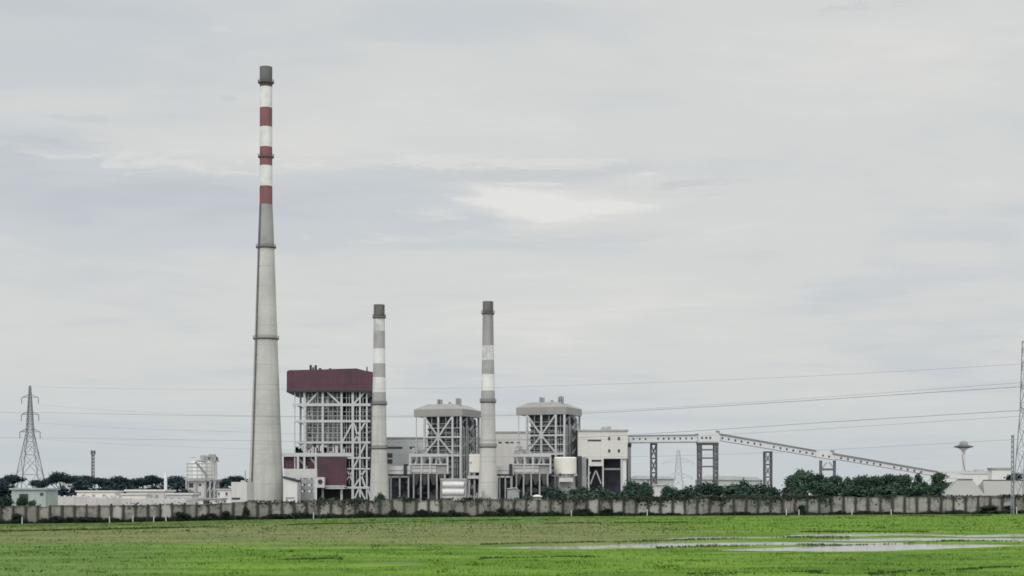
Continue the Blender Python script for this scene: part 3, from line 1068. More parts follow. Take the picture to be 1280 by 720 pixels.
    for k in range(6):
        za = ZP + k * 2.9
        ya, yb = (9.0, 13.6) if k % 2 == 0 else (13.6, 9.0)
        sr.bar((23.3, ya, za), (23.3, yb, za + 2.9), 0.8, 0.2)
    sr.build('stair', M['steel_mid'], root, local=True)
    # light secondary framing and walkways seen between the columns
    for x in (7.9, 14.9, 20.4):
        MB().bar((x, 0.5, 10), (x, 0.5, ZE - 0.3), 0.28).build('post', M['steel_mid'], root, local=True)
    for z in (24.4, 28.6, 32.7, 36.8):
        MB().bar((4.9, 0.62, z), (18.2, 0.62, z), 0.3, 0.26, up=(0, 0, 1)).build('walkway', M['steel_mid'], root, local=True)
    for y in np.arange(1.8, 21.5, 2.4):
        z0 = rnd.uniform(6, 14)
        MB().bar((22.62, y, z0), (22.62, y + rnd.uniform(-0.6, 0.6), ZE - rnd.uniform(0.3, 6)), 0.26).build('post', M['steel'], root, local=True)
    # lower hopper and burners
    MB().hip(6.2, 16.8, 3, 18, 3.0, 6.0, 12.0, 0.2, 0.2).build('ash_hopper', M['casing_shaded'], root, local=True)
    return root


b2_loc = W(519.5, 630.3, 747)
boiler_2 = grey_boiler((b2_loc.x, 747, 0.0), math.radians(-20), 'grey roofed steel frame boiler house between the two shorter chimneys')
boiler_3 = dup_tree(boiler_2)
boiler_3.location = (UX(647.3, 742), 742, 0.6)
boiler_3["label"] = 'grey roofed steel frame boiler house right of both shorter chimneys beside the cream hall'


def maroon_boiler():
    Y = 740.0
    rnd = random.Random(9)
    root = thing('boiler_house', 'large boiler house with a flat maroon top on an open pale steel frame', 'boiler house', (UX(412, Y), Y, 0))
    z0, z1 = VZ(489, Y), VZ(463, Y)
    top = [(359, 464.5), (362, 463), (400, 462.2), (428, 461.2), (446, 460.8), (456, 463.4), (466, 465.2)]
    poly = [(UX(466, Y), z0), (UX(359, Y), z0)] + [(UX(u, Y), VZ(v, Y)) for u, v in top]
    poly = list(reversed(poly))
    h = MB().prism(poly, Y - 1.5, Y + 38).build('top_housing', M['maroon'], root)
    MB().box(UX(459.5, Y), UX(466.3, Y), Y - 1.45, Y + 30, VZ(496.5, Y), z0 - 0.01).build('side_skirt', M['steel_and_shade'], h)
    MB().box(UX(358.7, Y), UX(466.4, Y), Y - 1.62, Y + 38.1, z0 - 0.5, z0 + 0.35).build('lower_trim', M['steel_and_shade'], h)
    for u, w_, hh in ((385.5, 1.0, 2.6), (389, 0.7, 1.6), (391.8, 1.0, 2.5), (397, 1.2, 1.1), (410, 1.0, 0.9), (457, 0.5, 2.2)):
        zz = VZ(float(interp(top, u)), Y)
        MB().box(UX(u, Y), UX(u, Y) + w_, Y + 4, Y + 5, zz - 0.3, zz + hh).build('roof_vent', M['steel_and_shade'], root)
    # columns: front row plus two rows behind
    cu = [368.5, 380.5, 403.5, 427, 441, 450, 458.5]
    ws = [0.5, 0.9, 0.9, 1.0, 1.1, 0.8, 0.7]
    for u, w_ in zip(cu, ws):
        MB().bar((UX(u, Y), Y, 0), (UX(u, Y), Y, z0), w_).build('column', M['steel'], root)
    for dy, us in ((14, (371, 385, 432, 446, 462)), (28, (374, 446, 455, 464))):
        for u in us:
            MB().bar((UX(u, Y), Y + dy, 0), (UX(u, Y), Y + dy, z0), 0.75).build('column', M['steel'], root)
    # long beams
    for v, th, ua, ub in ((506, 1.2, 366, 463), (526.5, 1.1, 368, 463), (553, 1.0, 368, 463), (568.5, 1.7, 353, 441), (572.5, 0.7, 427, 463), (586, 0.6, 430, 463), (609.5, 1.0, 408, 462)):
        z = VZ(v, Y)
        MB().bar((UX(ua, Y), Y - 0.265, z), (UX(ub, Y), Y - 0.265, z), 0.7, th, up=(0, 0, 1)).build('beam', M['steel'], root)
    for v in (506, 526.5, 553, 575):
        z = VZ(v, Y) + 0.04
        MB().bar((UX(459, Y), Y + 0.5, z), (UX(459, Y), Y + 34, z), 0.6, 0.8, up=(0, 0, 1)).build('beam', M['steel_mid'], root)
        MB().bar((UX(369, Y), Y + 0.5, z), (UX(369, Y), Y + 30, z), 0.4, 0.5, up=(0, 0, 1)).build('beam', M['steel'], root)
    # diagonals
    for a, b_ in (((398, 490), (384, 505)), ((409, 490), (425, 505)), ((441, 506), (457, 489)), ((428, 552), (440, 530)), ((442, 552), (457, 527)), ((442, 527), (449, 552)),
                  ((442, 585), (457, 554)), ((428, 578), (440, 600)), ((443, 608), (457, 587)), ((429, 606), (440, 590)), ((449, 586), (457, 610)), ((459, 608), (465, 628)), ((441, 628), (449, 610)), ((458, 628), (450, 611))):
        pa, pb = W(*a, Y), W(*b_, Y)
        MB().bar(pa + Vector((0, -0.05, 0)), pb + Vector((0, -0.05, 0)), 0.75, 0.5).build('brace', M['steel'], root)
    # casing behind the left bays
    ca = MB().box(UX(383, Y), UX(426, Y), Y + 3, Y + 30, VZ(570, Y), z0 - 0.6).build('furnace_casing', M['casing'], root)
    st = MB()
    for v in (497, 503, 511, 518, 531, 538, 545, 558, 563):
        st.box(UX(382.5, Y), UX(426.5, Y), Y + 2.55, Y + 2.95, VZ(v, Y), VZ(v, Y) + 0.5)
    for u in (390, 397, 410, 417):
        st.box(UX(u, Y), UX(u, Y) + 0.4, Y + 2.3, Y + 2.5, VZ(568, Y), z0 - 1)
    st.build('buckstays', M['steel_mid'], ca)
    pp = MB()
    for _ in range(18):
        x = UX(rnd.uniform(384, 425), Y)
        z = VZ(rnd.uniform(500, 566), Y)
        pp.tube([(x, Y + 1.9, z), (x, Y + 1.9, z + rnd.uniform(2, 7))], rnd.uniform(0.15, 0.4), 6)
    build_each(pp, 'pipe', M['light_grey'], ca)
    dk = MB()
    for _ in range(14):
        u, v = rnd.uniform(384, 422), rnd.uniform(494, 560)
        x, z = UX(u, Y), VZ(v, Y)
        dk.box(x, x + rnd.uniform(0.8, 2.0), Y + 2.0, Y + 2.9, z, z + rnd.uniform(0.8, 2.6))
    build_each(dk, 'inspection_door', M['duct_dark'], ca)
    # pipe deck on the 568 row
    pk = MB()
    for _ in range(30):
        x = UX(rnd.uniform(366, 426), Y)
        pk.box(x, x + rnd.uniform(0.4, 2.2), Y + 0.4, Y + 2, VZ(567, Y), VZ(rnd.uniform(556, 565), Y))
    build_each(pk, 'valve_box', M['light_grey'], root)
    # right bays: solid block coloured dark for their shaded interior
    bk = MB().box(UX(430, Y), UX(460, Y), Y + 9, Y + 33, VZ(612, Y), z0 - 0.6).build('bay_shade_block', M['casing_shaded'], root)
    cl = MB()
    for _ in range(46):
        u, v = rnd.uniform(430, 460), rnd.uniform(494, 606)
        x, z = UX(u, Y + 5), VZ(v, Y)
        cl.box(x, x + rnd.uniform(0.5, 2.6), Y + rnd.uniform(4, 6), Y + 8.9, z, z + rnd.uniform(0.5, 3.0))
    build_each(cl, 'machine_unit', M['steel_and_shade'], bk)
    cl = MB()
    for _ in range(30):
        u, v = rnd.uniform(430, 461), rnd.uniform(494, 606)
        x, z = UX(u, Y + 3), VZ(v, Y)
        if rnd.random() < 0.5:
            cl.tube([(x, Y + 3, z), (x, Y + 3, z + rnd.uniform(3, 8))], rnd.uniform(0.15, 0.35), 6)
        else:
            cl.box(x, x + rnd.uniform(2, 5), Y + 2.6, Y + 3.4, z, z + 0.4)
    build_each(cl, 'pipe', M['steel_mid'], bk)
    # light secondary framing and walkways
    for u in (374.5, 390, 397, 410, 416, 421.5, 433, 436.5, 445.5, 453.5):
        MB().bar((UX(u, Y), Y + 0.7, VZ(566 if u < 427 else 606, Y)), (UX(u, Y), Y + 0.7, z0 - 0.2), 0.34).build('post', M['steel_mid'], root)
    for v in (497, 514.5, 519.5, 534.5, 541, 547, 559.5):
        MB().bar((UX(381, Y), Y + 1.05, VZ(v, Y)), (UX(462, Y), Y + 1.05, VZ(v, Y)), 0.3, 0.34, up=(0, 0, 1)).build('walkway', M['steel_mid'], root)
    # lower maroon cladding and bunkers
    MB().pbox(396.5, 433, 570.5, 607, Y - 2.6, 12).build('lower_cladding', M['maroon'], root)
    mo = MB().pbox(354.5, 396.4, 570.6, 585.5, Y + 1.5, 10).build('lower_cladding', M['maroon'], root)
    for a, b_ in (((384, 585), (372, 572)), ((397, 584), (388, 572))):
        MB().bar(W(*a, Y + 0.9), W(*b_, Y + 0.9), 0.8, 0.4).build('brace', M['steel_mid'], root)
    for u in (372.5, 395):
        MB().bar((UX(u, Y - 1), Y - 1, VZ(586, Y)), (UX(u, Y - 1), Y - 1, VZ(569, Y)), 1.0).build('column', M['steel'], root)
    MB().pbox(355, 398, 586, 597.5, Y - 2.4, 14).build('plain_panel', M['light_grey'], root)
    # shade beneath the boiler, put in as a solid dark block
    MB().pbox(396, 462, 608, None, Y + 8, 20).build('undercroft_shade', M['steel_and_shade'], root)
    lp = MB()
    for k in range(10):
        x = UX(408 + k * 2.3, Y - 3)
        lp.box(x, x + 0.5, Y - 3.0, Y - 2.7, VZ(610, Y), VZ(606.5, Y))
    lp.box(UX(407, Y), UX(432, Y), Y - 3.1, Y - 2.7, VZ(611.2, Y), VZ(610, Y))
    lp.build('handrail', M['steel'], root)
    # stacked grey boxes (air ducts) and small box with round opening
    for va, vb in ((599, 605), (607.2, 613), (615, 627)):
        MB().pbox(375.5, 391.5, va, vb, Y - 6, 8).build('air_duct', M['mid_grey'], root)
    for u in (374.2, 393):
        MB().bar((UX(u, Y - 6), Y - 6.2, 0), (UX(u, Y - 6), Y - 6.2, VZ(597.6, Y)), 0.7).build('column', M['steel'], root)
    fb = MB().pbox(395.8, 405.5, 596.5, 609.5, Y - 7, 4).build('fan_box', M['light_grey'], root)
    MB().tube([W(400.2, 602, Y - 7.4), W(400.2, 602, Y - 6.9)], 1.05, 18).build('fan_opening', M['steel_and_shade'], fb)
    return root


maroon_boiler()

# white hopper house in front of it
Y = 720.0
root = thing('hopper_house', 'small white building with a slanting dark roof at the foot of the tall chimney', 'building', (UX(363, Y), Y, 0))
MB().prism([(UX(354, Y), 0), (UX(371.5, Y), 0), (UX(371.5, Y), VZ(602.5, Y)), (UX(354, Y), VZ(597.5, Y))], Y, Y + 12).build('wall', M['white'], root)
MB().prism([(UX(353.5, Y), VZ(597.3, Y)), (UX(372.2, Y), VZ(602.2, Y)), (UX(372.2, Y), VZ(600, Y)), (UX(353.5, Y), VZ(595.2, Y))], Y - 0.6, Y + 12.5).build('roof', M['duct_dark'], root)
MB().pbox(357, 368, 621.5, 623.5, Y - 0.1, 0.3).build('louvre', M['mid_grey'], root)


# ------------------------------------------------------------------ turbine hall
def turbine_hall():
    root = thing('turbine_hall', 'long pale turbine hall behind the boilers ending in a cream block at right', 'hall', (UX(640, 800), 800, 0))
    wl = MB().pbox(470, 612, 548, None, 805, 30).build('wall', M['hall_grey'], root)
    MB().pbox(469.5, 612.3, 546.3, 548.02, 804.6, 31).build('parapet', M['trim'], wl)
    for u0, u1 in ((484, 503), (512, 519)):
        MB().pbox(u0, u1, 558.3, 561, 804.9, 0.5).build('window', M['glass'], wl)
    for v0 in (566.5, 574):
        MB().pbox(483.5, 490.5, v0, v0 + 5.5, 804.9, 0.5).build('window', M['glass'], wl)
    wm = MB().pbox(612.1, 722.5, 541, None, 800, 34).build('wall', M['cream'], root)
    MB().pbox(611.8, 722.6, 539.2, 541.02, 799.6, 34.6).build('parapet', M['trim'], wm)
    for u0, u1 in ((623, 627), (631.5, 636.5), (638, 642), (646, 650)):
        MB().pbox(u0, u1, 552.2, 554.2, 799.9, 0.5).build('window', M['glass'], wm)
    Yc = 735.0
    wr = MB().pbox(722.5, 784.5, 538.8, 573.2, Yc, 34).build('wall', M['cream'], root)
    MB().pbox(722.1, 786, 537, 538.82, Yc - 0.5, 35).build('parapet', M['trim'], wr)
    for u in (761.5, 773.6):
        for v in (548.3, 563.6):
            MB().pbox(u - 1.4, u + 1.4, v - 2, v + 2, Yc - 0.1, 0.4).build('window', M['glass'], wr)
    MB().pbox(734.5, 751.5, 549.6, 551.6, Yc - 0.1, 0.4).build('louvre', M['duct_dark'], wr)
    MB().pbox(735.4, 754.5, 573.22, 582.5, Yc, 10).build('wall', M['cream'], root)
    MB().pbox(739.6, 751.8, 574.6, 577.2, Yc - 0.1, 0.4).build('louvre', M['duct_dark'], root)
    MB().pbox(722.6, 784.2, 573.4, None, Yc + 11, 22).build('recess_wall', M['casing_shaded'], root)
    MB().pbox(722.4, 727, 570, None, Yc - 2, 3).build('recess_shade', M['duct_dark'], root)  # dark box standing for the shade of a recess
    MB().pbox(727.1, 733, 571, None, Yc - 1, 5).build('cladding_strip', M['mid_grey'], root)
    for u in (735.9, 753.8, 776.8):
        MB().pbox(u - 0.9, u + 0.9, 573.25 if u > 770 else 582.6, None, Yc + 0.2, 1.2).build('column', M['hall_grey'], root)
    MB().pbox(755, 776.2, 585.2, 587.4, Yc + 3, 1).build('beam', M['mid_grey'], root)
    MB().pbox(777.8, 783, 573.25, None, Yc + 1, 4).build('wall', M['white'], root)
    for a, b_ in (((738, 605), (744.5, 588)), ((751.5, 605), (745, 588)), ((727, 588), (735, 606)), ((738, 590), (729, 606))):
        MB().bar(W(*a, Yc + 0.8), W(*b_, Yc + 0.8), 0.6, 0.5).build('brace', M['steel_mid'], root)
    v1 = MB().pbox(751.5, 763.5, 535.2, 537, Yc + 6, 5)
    v1.pbox(753, 757, 533.4, 535.2, Yc + 6, 3).pbox(759, 764.5, 533, 535.1, Yc + 7, 3)
    build_each(v1, 'roof_vent', M['trim'], root)


turbine_hall()


# ------------------------------------------------------------------ gas cleaning units and other plant at the foot of the boilers
def dust_unit(du, label):
    """gas cleaning unit: open pipe deck above, plain casing, columns and dark hoppers beneath"""
    Y = 700.0
    rnd = random.Random(21 + int(du))
    root = thing('dust_collector', label, 'dust collector', (UX(530 + du, Y), Y, 0), 0, 'dust collectors in front of the boilers')
    ca = MB().pbox(513 + du, 545 + du, 581.5, 592, Y, 12).build('casing', M['light_grey'], root)
    MB().pbox(545.1 + du, 560 + du, 580.5, 592.3, Y + 0.3, 12).build('casing', M['mid_grey'], root)
    fl = MB()
    for v in (584.6, 589.8):
        fl.pbox(512.6 + du, 545.4 + du, v, v + 0.7, Y - 0.25, 0.3)
    fl.build('stiffener', M['mid_grey'], ca)
    # open deck frame above
    for u in (512.5, 527, 537.5, 559.5):
        MB().bar((UX(u + du, Y), Y - 0.2, VZ(592, Y)), (UX(u + du, Y), Y - 0.2, VZ(569, Y)), 0.75).build('column', M['steel'], root)
    for v, th in ((569.2, 1.2), (580.4, 0.5)):
        MB().bar((UX(511.8 + du, Y), Y - 0.3, VZ(v, Y)), (UX(560.4 + du, Y), Y - 0.3, VZ(v, Y)), 0.8, th, up=(0, 0, 1)).build('beam', M['steel'], root)
    pb = MB().pbox(514 + du, 559 + du, 571, 581, Y + 4, 8).build('inlet_box', M['casing'], root)
    o2 = MB()
    for u in (516, 524.5, 533, 541, 548, 554):
        o2.pbox(u + du, u + du + rnd.uniform(2.0, 4.4), 573 + rnd.uniform(0, 2), 578 + rnd.uniform(0, 2), Y + 3.4, 0.8)
    build_each(o2, 'inlet_opening', M['duct_dark'], pb)
    pi = MB()
    for u in (519, 529, 538, 545, 551):
        a = rnd.uniform(-3, 3)
        pi.tube([W(u + du, 580, Y + 2), W(u + du + a, 572, Y + 2)], 0.5, 8)
    build_each(pi, 'pipe', M['light_grey'], root)
    cl = MB()
    clutter_mb(cl, UX(514 + du, Y), UX(530 + du, Y), Y + 1, Y + 8, VZ(569, Y), VZ(561, Y), 14, rnd, 0.4, 1.8)
    build_each(cl, 'valve_box', M['mid_grey'], root)
    # columns and hoppers
    for u in (517, 526, 535.5, 546, 556):
        MB().bar((UX(u + du, Y), Y + 0.4, 0), (UX(u + du, Y), Y + 0.4, VZ(592.2, Y)), 0.65).build('column', M['steel_mid'], root)
    for u in (514, 525, 536, 547):
        x0, x1 = UX(u + du, Y), UX(u + 10.5 + du, Y)
        zt, zb = VZ(592.2, Y), VZ(606, Y)
        xm = (x0 + x1) / 2
        mb = MB()
        tp = [(x0, Y + 1, zt), (x1, Y + 1, zt), (x1, Y + 11, zt), (x0, Y + 11, zt)]
        bt = [(xm - .5, Y + 5.5, zb), (xm + .5, Y + 5.5, zb), (xm + .5, Y + 6.5, zb), (xm - .5, Y + 6.5, zb)]
        mb.add(bt + tp, [(0, 3, 2, 1), (4, 5, 6, 7), (0, 1, 5, 4), (1, 2, 6, 5), (2, 3, 7, 6), (3, 0, 4, 7)])
        mb.build('hopper', M['mid_grey'], root)
    MB().pbox(512 + du, 561 + du, 594, None, Y + 11.5, 6).build('shade_backing', M['casing_shaded'], root)  # dark sheet for the shaded space beneath the casing
    gr = MB()
    clutter_mb(gr, UX(514 + du, Y), UX(560 + du, Y), Y + 0.5, Y + 9, 0, VZ(606, Y), 26, rnd, 0.6, 3.0)
    build_each(gr, 'ground_machine', M['duct_dark'], root)
    return root


dust_unit(0, 'grey dust collector with hoppers beneath the boiler between the two shorter chimneys')
dust_unit(128.5, 'grey dust collector with hoppers beneath the boiler beside the cream hall')


def flue(u0, u1, label, dark_u):
    Y = 696.0
    root = thing('flue_duct', label, 'duct', (UX((u0 + u1) / 2, Y), Y, 0), 0, 'horizontal flue ducts into the shorter chimneys')
    MB().pbox(u0, u1, 582.5, 592.5, Y, 7).build('duct', M['light_grey'], root)
    MB().pbox(u0, u1, 587.6, 588.4, Y - 0.2, 0.25).build('seam', M['mid_grey'], root)
    MB().pbox(u0 - 0.5, u1 + 0.5, 592.55, 594.6, Y - 0.3, 7.6).build('underframe', M['duct_dark'], root)
    MB().pbox(dark_u, dark_u + 4.0, 580, 593, Y - 0.8, 8.6).build('expansion_joint', M['steel_and_shade'], root)
    n = 0
    for u in np.linspace(u0 + 3, u1 - 2, 3):
        MB().bar((UX(u, Y), Y + 1, 0), (UX(u, Y), Y + 1, VZ(594.6, Y)), 0.6).build('support_leg', M['steel_mid'], root)
    mb = MB()
    clutter_mb(mb, UX(u0 + 1, Y), UX(u1 - 1, Y), Y + 1.6, Y + 7, 0, VZ(600, Y), 18, random.Random(int(u0)), 0.6, 3.2)
    mb.pbox(u0 + 1, u1 - 1, 597, None, Y + 9, 3)  # dark sheet behind the fans for the shade beneath the duct
    build_each(mb, 'fan_and_shade_block', M['duct_dark'], root)


flue(485.5, 512.4, 'pale horizontal flue duct running into the chimney beside the maroon boiler house', 504.5)
flue(621.5, 640.8, 'pale horizontal flue duct running right from the chimney between the grey boilers', 636.4)

# white louvred cooling house in front of boiler 2
Y = 660.0
root = thing('cooling_house', 'white box house with two rounded louvre bands left of the middle chimney', 'building', (UX(566, Y), Y, 0))
MB().pbox(551, 582, 599.5, None, Y, 10).build('wall', M['light_grey'], root)
for v0, v1 in ((602.5, 609.3), (611.2, 619.2)):
    zc, hh = (VZ(v0, Y) + VZ(v1, Y)) / 2, (VZ(v0, Y) - VZ(v1, Y)) / 2
    mb = MB()
    mb.tube([(UX(553, Y), Y + 0.1, zc), (UX(580, Y), Y + 0.1, zc)], hh, 20)
    mb.build('louvre_band', M['white'], root, smooth_=True)
MB().pbox(550.3, 582.7, 598.2, 599.5, Y - 0.5, 11).build('roof', M['white_roof'], root)
for u in (551, 581.6):
    MB().pbox(u - 0.5, u + 0.5, 599.6, None, Y - 1.3, 1).build('post', M['mid_grey'], root)

Y = 700.0
root = thing('coal_silo', 'plain white square silo touching the left side of the middle chimney', 'silo', (UX(594, Y), Y, 0))
MB().pbox(586.5, 601, 567.5, 590.3, Y, 9).build('bin', M['tank_cream'], root)
MB().pbox(584.5, 602, 594.5, 598.3, Y - 0.5, 10).build('platform', M['light_grey'], root)
for u in (586.5, 593, 600):
    MB().bar((UX(u, Y), Y + 0.6, 0), (UX(u, Y), Y + 0.6, VZ(590.2, Y)), 0.7).build('leg', M['steel_mid'], root)
mb = MB()
clutter_mb(mb, UX(584, Y), UX(601, Y), Y + 2, Y + 8, 0, VZ(590.5, Y), 30, random.Random(3), 0.8, 3.0)
build_each(mb, 'feeder', M['duct_dark'], root)
MB().tube([W(588.4, 579, Y - 0.1), W(588.4, 577, Y - 0.1)], 0.35, 8).build('hatch', M['mid_grey'], root)

Y = 705.0
root = thing('round_tank', 'big cream round tank in front of the rightmost boiler', 'tank', (UX(707, Y), Y + 5, 0))
s = Y / F
MB().lathe(UX(707, Y), Y + 5, [(14.2 * s, VZ(592.4, Y)), (14.2 * s, VZ(572.4, Y)), (12.8 * s, VZ(571, Y))], 44).build('shell', M['tank_cream'], root, smooth_=True)
MB().lathe(UX(707, Y), Y + 5, [(12.5 * s, 0), (12.5 * s, VZ(592.5, Y))], 32).build('plinth', M['mid_grey'], root, smooth_=True)
mb = MB()
clutter_mb(mb, UX(693, Y), UX(722, Y), Y - 1, Y + 3, VZ(600, Y), VZ(590, Y), 24, random.Random(8), 0.4, 1.4)
build_each(mb, 'pump', M['mid_grey'], root)
MB().pbox(699, 716.5, 597.2, 602.4, Y - 2, 2.5).build('walkway', M['light_grey'], root)

# three small sheds seen over the wall
Y = 420.0
root = thing('plant_shed', 'pale lean-to shed over the wall just right of the middle chimney', 'shed', (UX(643, Y), Y, 0))
MB().prism([(UX(634, Y), 0), (UX(649, Y), 0), (UX(649, Y), VZ(614, Y)), (UX(645, Y), VZ(610, Y)), (UX(634, Y), VZ(611.5, Y))], Y, Y + 4).build('wall', M['mid_grey'], root)
MB().prism([(UX(633.5, Y), VZ(611.4, Y)), (UX(645, Y), VZ(609.9, Y)), (UX(650, Y), VZ(614.6, Y)), (UX(650, Y), VZ(613.8, Y)), (UX(645, Y), VZ(609.1, Y)), (UX(633.5, Y), VZ(610.6, Y))], Y - 0.4, Y + 4.4).build('roof', M['light_grey'], root)
Y = 300.0
root = thing('guard_hut', 'low hut with a small bright white roof under the rightmost dust collector', 'hut', (UX(671, Y), Y, 0))
MB().pbox(665.5, 677, 621, None, Y, 3).build('wall', M['mid_grey'], root)
MB().hip(UX(664.5, Y), UX(678, Y), Y - 0.4, Y + 3.4, VZ(621, Y), VZ(620.3, Y), VZ(618.4, Y), 0.8, 1.5).build('roof', M['white'], root)
Y = 330.0
root = thing('small_hut', 'tiny pale hut among the dark bushes below the conveyor gallery', 'hut', (UX(823, Y), Y, 0))
MB().pbox(818.5, 828, 606.5, None, Y, 3).build('wall', M['light_grey'], root)
MB().pbox(817.8, 828.7, 605.3, 606.5, Y - 0.4, 3.8).build('roof', M['far_roof'], root)


# ------------------------------------------------------------------ conveyor
def lattice_tower(u0, u1, v0, label, Y=760.0, depth=4.0, rungs=4, group='steel trestles under the conveyor', m=None):
    m = m or M['trestle']
    root = thing('conveyor_trestle', label, 'trestle', (UX((u0 + u1) / 2, Y), Y, 0), 0, group)
    x0, x1 = UX(u0, Y) + 0.35, UX(u1, Y) - 0.35
    zt = VZ(v0, Y)
    for x in (x0, x1):
        for y in (Y, Y + depth):
            MB().bar((x, y, 0), (x, y, zt), 0.55).build('leg', m, root)
    for k in range(rungs + 1):
        z = zt * (1 - 0.235 * k) - 0.4
        if z < 0.5:
            break
        MB().box(x0 + 0.3, x1 - 0.3, Y - 0.2, Y + depth + 0.2, z - 0.35, z + 0.35).build('tie_beam', m, root)
        zl = zt * (1 - 0.235 * (k + 1)) - 0.4
        if zl > 0.2:
            br = MB()
            for y in (Y - 0.02, Y + depth + 0.02):
                br.bar((x0, y, z - 0.3), (x1, y, zl + 0.3), 0.28)
                br.bar((x1, y + 0.1, z - 0.3), (x0, y + 0.1, zl + 0.3), 0.28)
            br.build('bracing', m, root)
    return root


def conveyor():
    Y = 758.0
    D = 5.5
    root = thing('conveyor_gallery', 'long white covered conveyor gallery with small windows running from the cream hall', 'conveyor', (UX(830, Y), Y, 0))
    # level part
    mb = MB().prism([(UX(786.2, Y), VZ(552.6, Y)), (UX(872.2, Y), VZ(551.6, Y)), (UX(872.2, Y), VZ(544, Y)), (UX(786.2, Y), VZ(545.2, Y))], Y, Y + D)
    lv = mb.build('gallery_wall', M['gallery'], root)
    MB().prism([(UX(786.2, Y), VZ(553.8, Y)), (UX(872.4, Y), VZ(552.8, Y)), (UX(872.4, Y), VZ(551.65, Y)), (UX(786.2, Y), VZ(552.65, Y))], Y - 0.2, Y + D + 0.2).build('floor_beam', M['steel_mid'], lv)
    MB().prism([(UX(786, Y), VZ(545.15, Y)), (UX(870, Y), VZ(543.95, Y)), (UX(872, Y), VZ(541.6, Y)), (UX(868, Y), VZ(543, Y)), (UX(786, Y), VZ(544.2, Y))], Y - 0.4, Y + D + 0.4).build('roof', M['galv'], lv)
    for u in (791.8, 799.8, 807, 822.6, 829.6, 836, 843.2, 850.4, 857.6, 864.8):
        v = 548.6 - (u - 790) * 0.011
        MB().pbox(u - 0.95, u + 0.95, v - 1.2, v + 1.5, Y - 0.06, 0.3).build('window', M['duct_dark'], lv)
    # transfer house over the double tower
    th = MB().prism([(UX(872.5, Y), VZ(552.2, Y)), (UX(899.5, Y), VZ(552.2, Y)), (UX(899.5, Y), VZ(544.2, Y)), (UX(896.5, Y), VZ(541, Y)), (UX(873.5, Y), VZ(541, Y)), (UX(872.5, Y), VZ(542, Y))], Y - 1.2, Y + D + 1.2).build('transfer_house', M['gallery'], root)
    for u in (877.6, 882.8, 888.0):
        MB().pbox(u - 1.1, u + 1.1, 546, 548.6, Y - 1.27, 0.3).build('window', M['duct_dark'], th)
    MB().pbox(872, 898.5, 552.25, 553.6, Y - 1.3, D + 2.6).build('floor_beam', M['steel_mid'], th)
    # inclined part, in three lengths with joints
    def line(u):
        return 541.5 + (u - 896) * (588.5 - 541.5) / (1168 - 896)
    first = True
    for ua, ub, thk in ((899.6, 1019.5, 8.4), (1019.6, 1043, 8.4), (1043.1, 1172, 6.6)):
        up = 2.2 if (1019 < ua < 1020) else 0.0
        t0, t1 = line(ua), line(ub)
        sg = MB().prism([(UX(ua, Y), VZ(t0 + thk, Y)), (UX(ub, Y), VZ(t1 + thk * 0.92, Y)), (UX(ub, Y), VZ(t1 + 1.2 - up, Y)), (UX(ua, Y), VZ(t0 + 1.2 - up, Y))], Y + 0.01, Y + D).build('gallery_wall', M['gallery'], root)
        if not up:
            MB().prism([(UX(ua - 2.5, Y), VZ(t0 + 1.15 - 0.4, Y)), (UX(ub + 0.5, Y), VZ(t1 + 1.15, Y)), (UX(ub + 0.5, Y), VZ(t1 - 0.25, Y)), (UX(ua - 2.5, Y), VZ(t0 - 1.0, Y))], Y - 0.5, Y + D + 0.5).build('roof', M['gallery_roof'], sg)
            MB().pbox(ua - 4, ua - 0.2, t0 - 3.8, t0 + 0.6, Y + 0.3, 3).build('end_box', M['gallery_roof'], sg)
    for u in (903, 911, 919.2, 927, 935, 943, 950.6, 967.4, 975.6, 983.6, 991.6, 1000, 1008, 1015.6, 1028.8, 1036.4, 1051.4, 1060, 1068, 1076.2, 1084, 1092.4, 1100.4, 1117.8, 1126.4, 1134.6, 1143, 1151.6):
        v = line(u) + (4.9 if u < 1043 else 4.2)
        MB().pbox(u - 1.05, u + 1.05, v - 1.2, v + 1.3, Y - 0.06, 0.3).build('window', M['duct_dark'], root)
    # low run-out beyond the incline
    MB().prism([(UX(1172.2, Y), VZ(597, Y)), (UX(1217, Y), VZ(599, Y)), (UX(1217, Y), VZ(594.5, Y)), (UX(1172.2, Y), VZ(590.2, Y))], Y + 0.02, Y + D).build('gallery_wall', M['gallery'], root)


conveyor()
Y = 757.0
root = thing('conveyor_trestle', 'single dark post carrying the conveyor at the corner of the cream hall', 'trestle', (UX(786.6, Y), Y, 0), 0, 'steel trestles under the conveyor')
MB().pbox(784.6, 788.8, 554.8, None, Y, 2.4).build('leg', M['steel_mid'], root)
MB().pbox(784.2, 789.3, 553.95, 558.6, Y - 0.3, 3).build('cap_plate', M['steel_and_shade'], root)
for a, b_ in (((779.5, 574), (784, 590)), ((784, 574), (779.5, 590)), ((779.5, 590), (784, 606)), ((784, 590), (779.5, 606))):
    MB().bar(W(*a, Y), W(*b_, Y), 0.5).build('brace', M['steel_mid'], root)
lattice_tower(813.3, 821.8, 554.0, 'lattice trestle under the level conveyor, second from the cream hall')


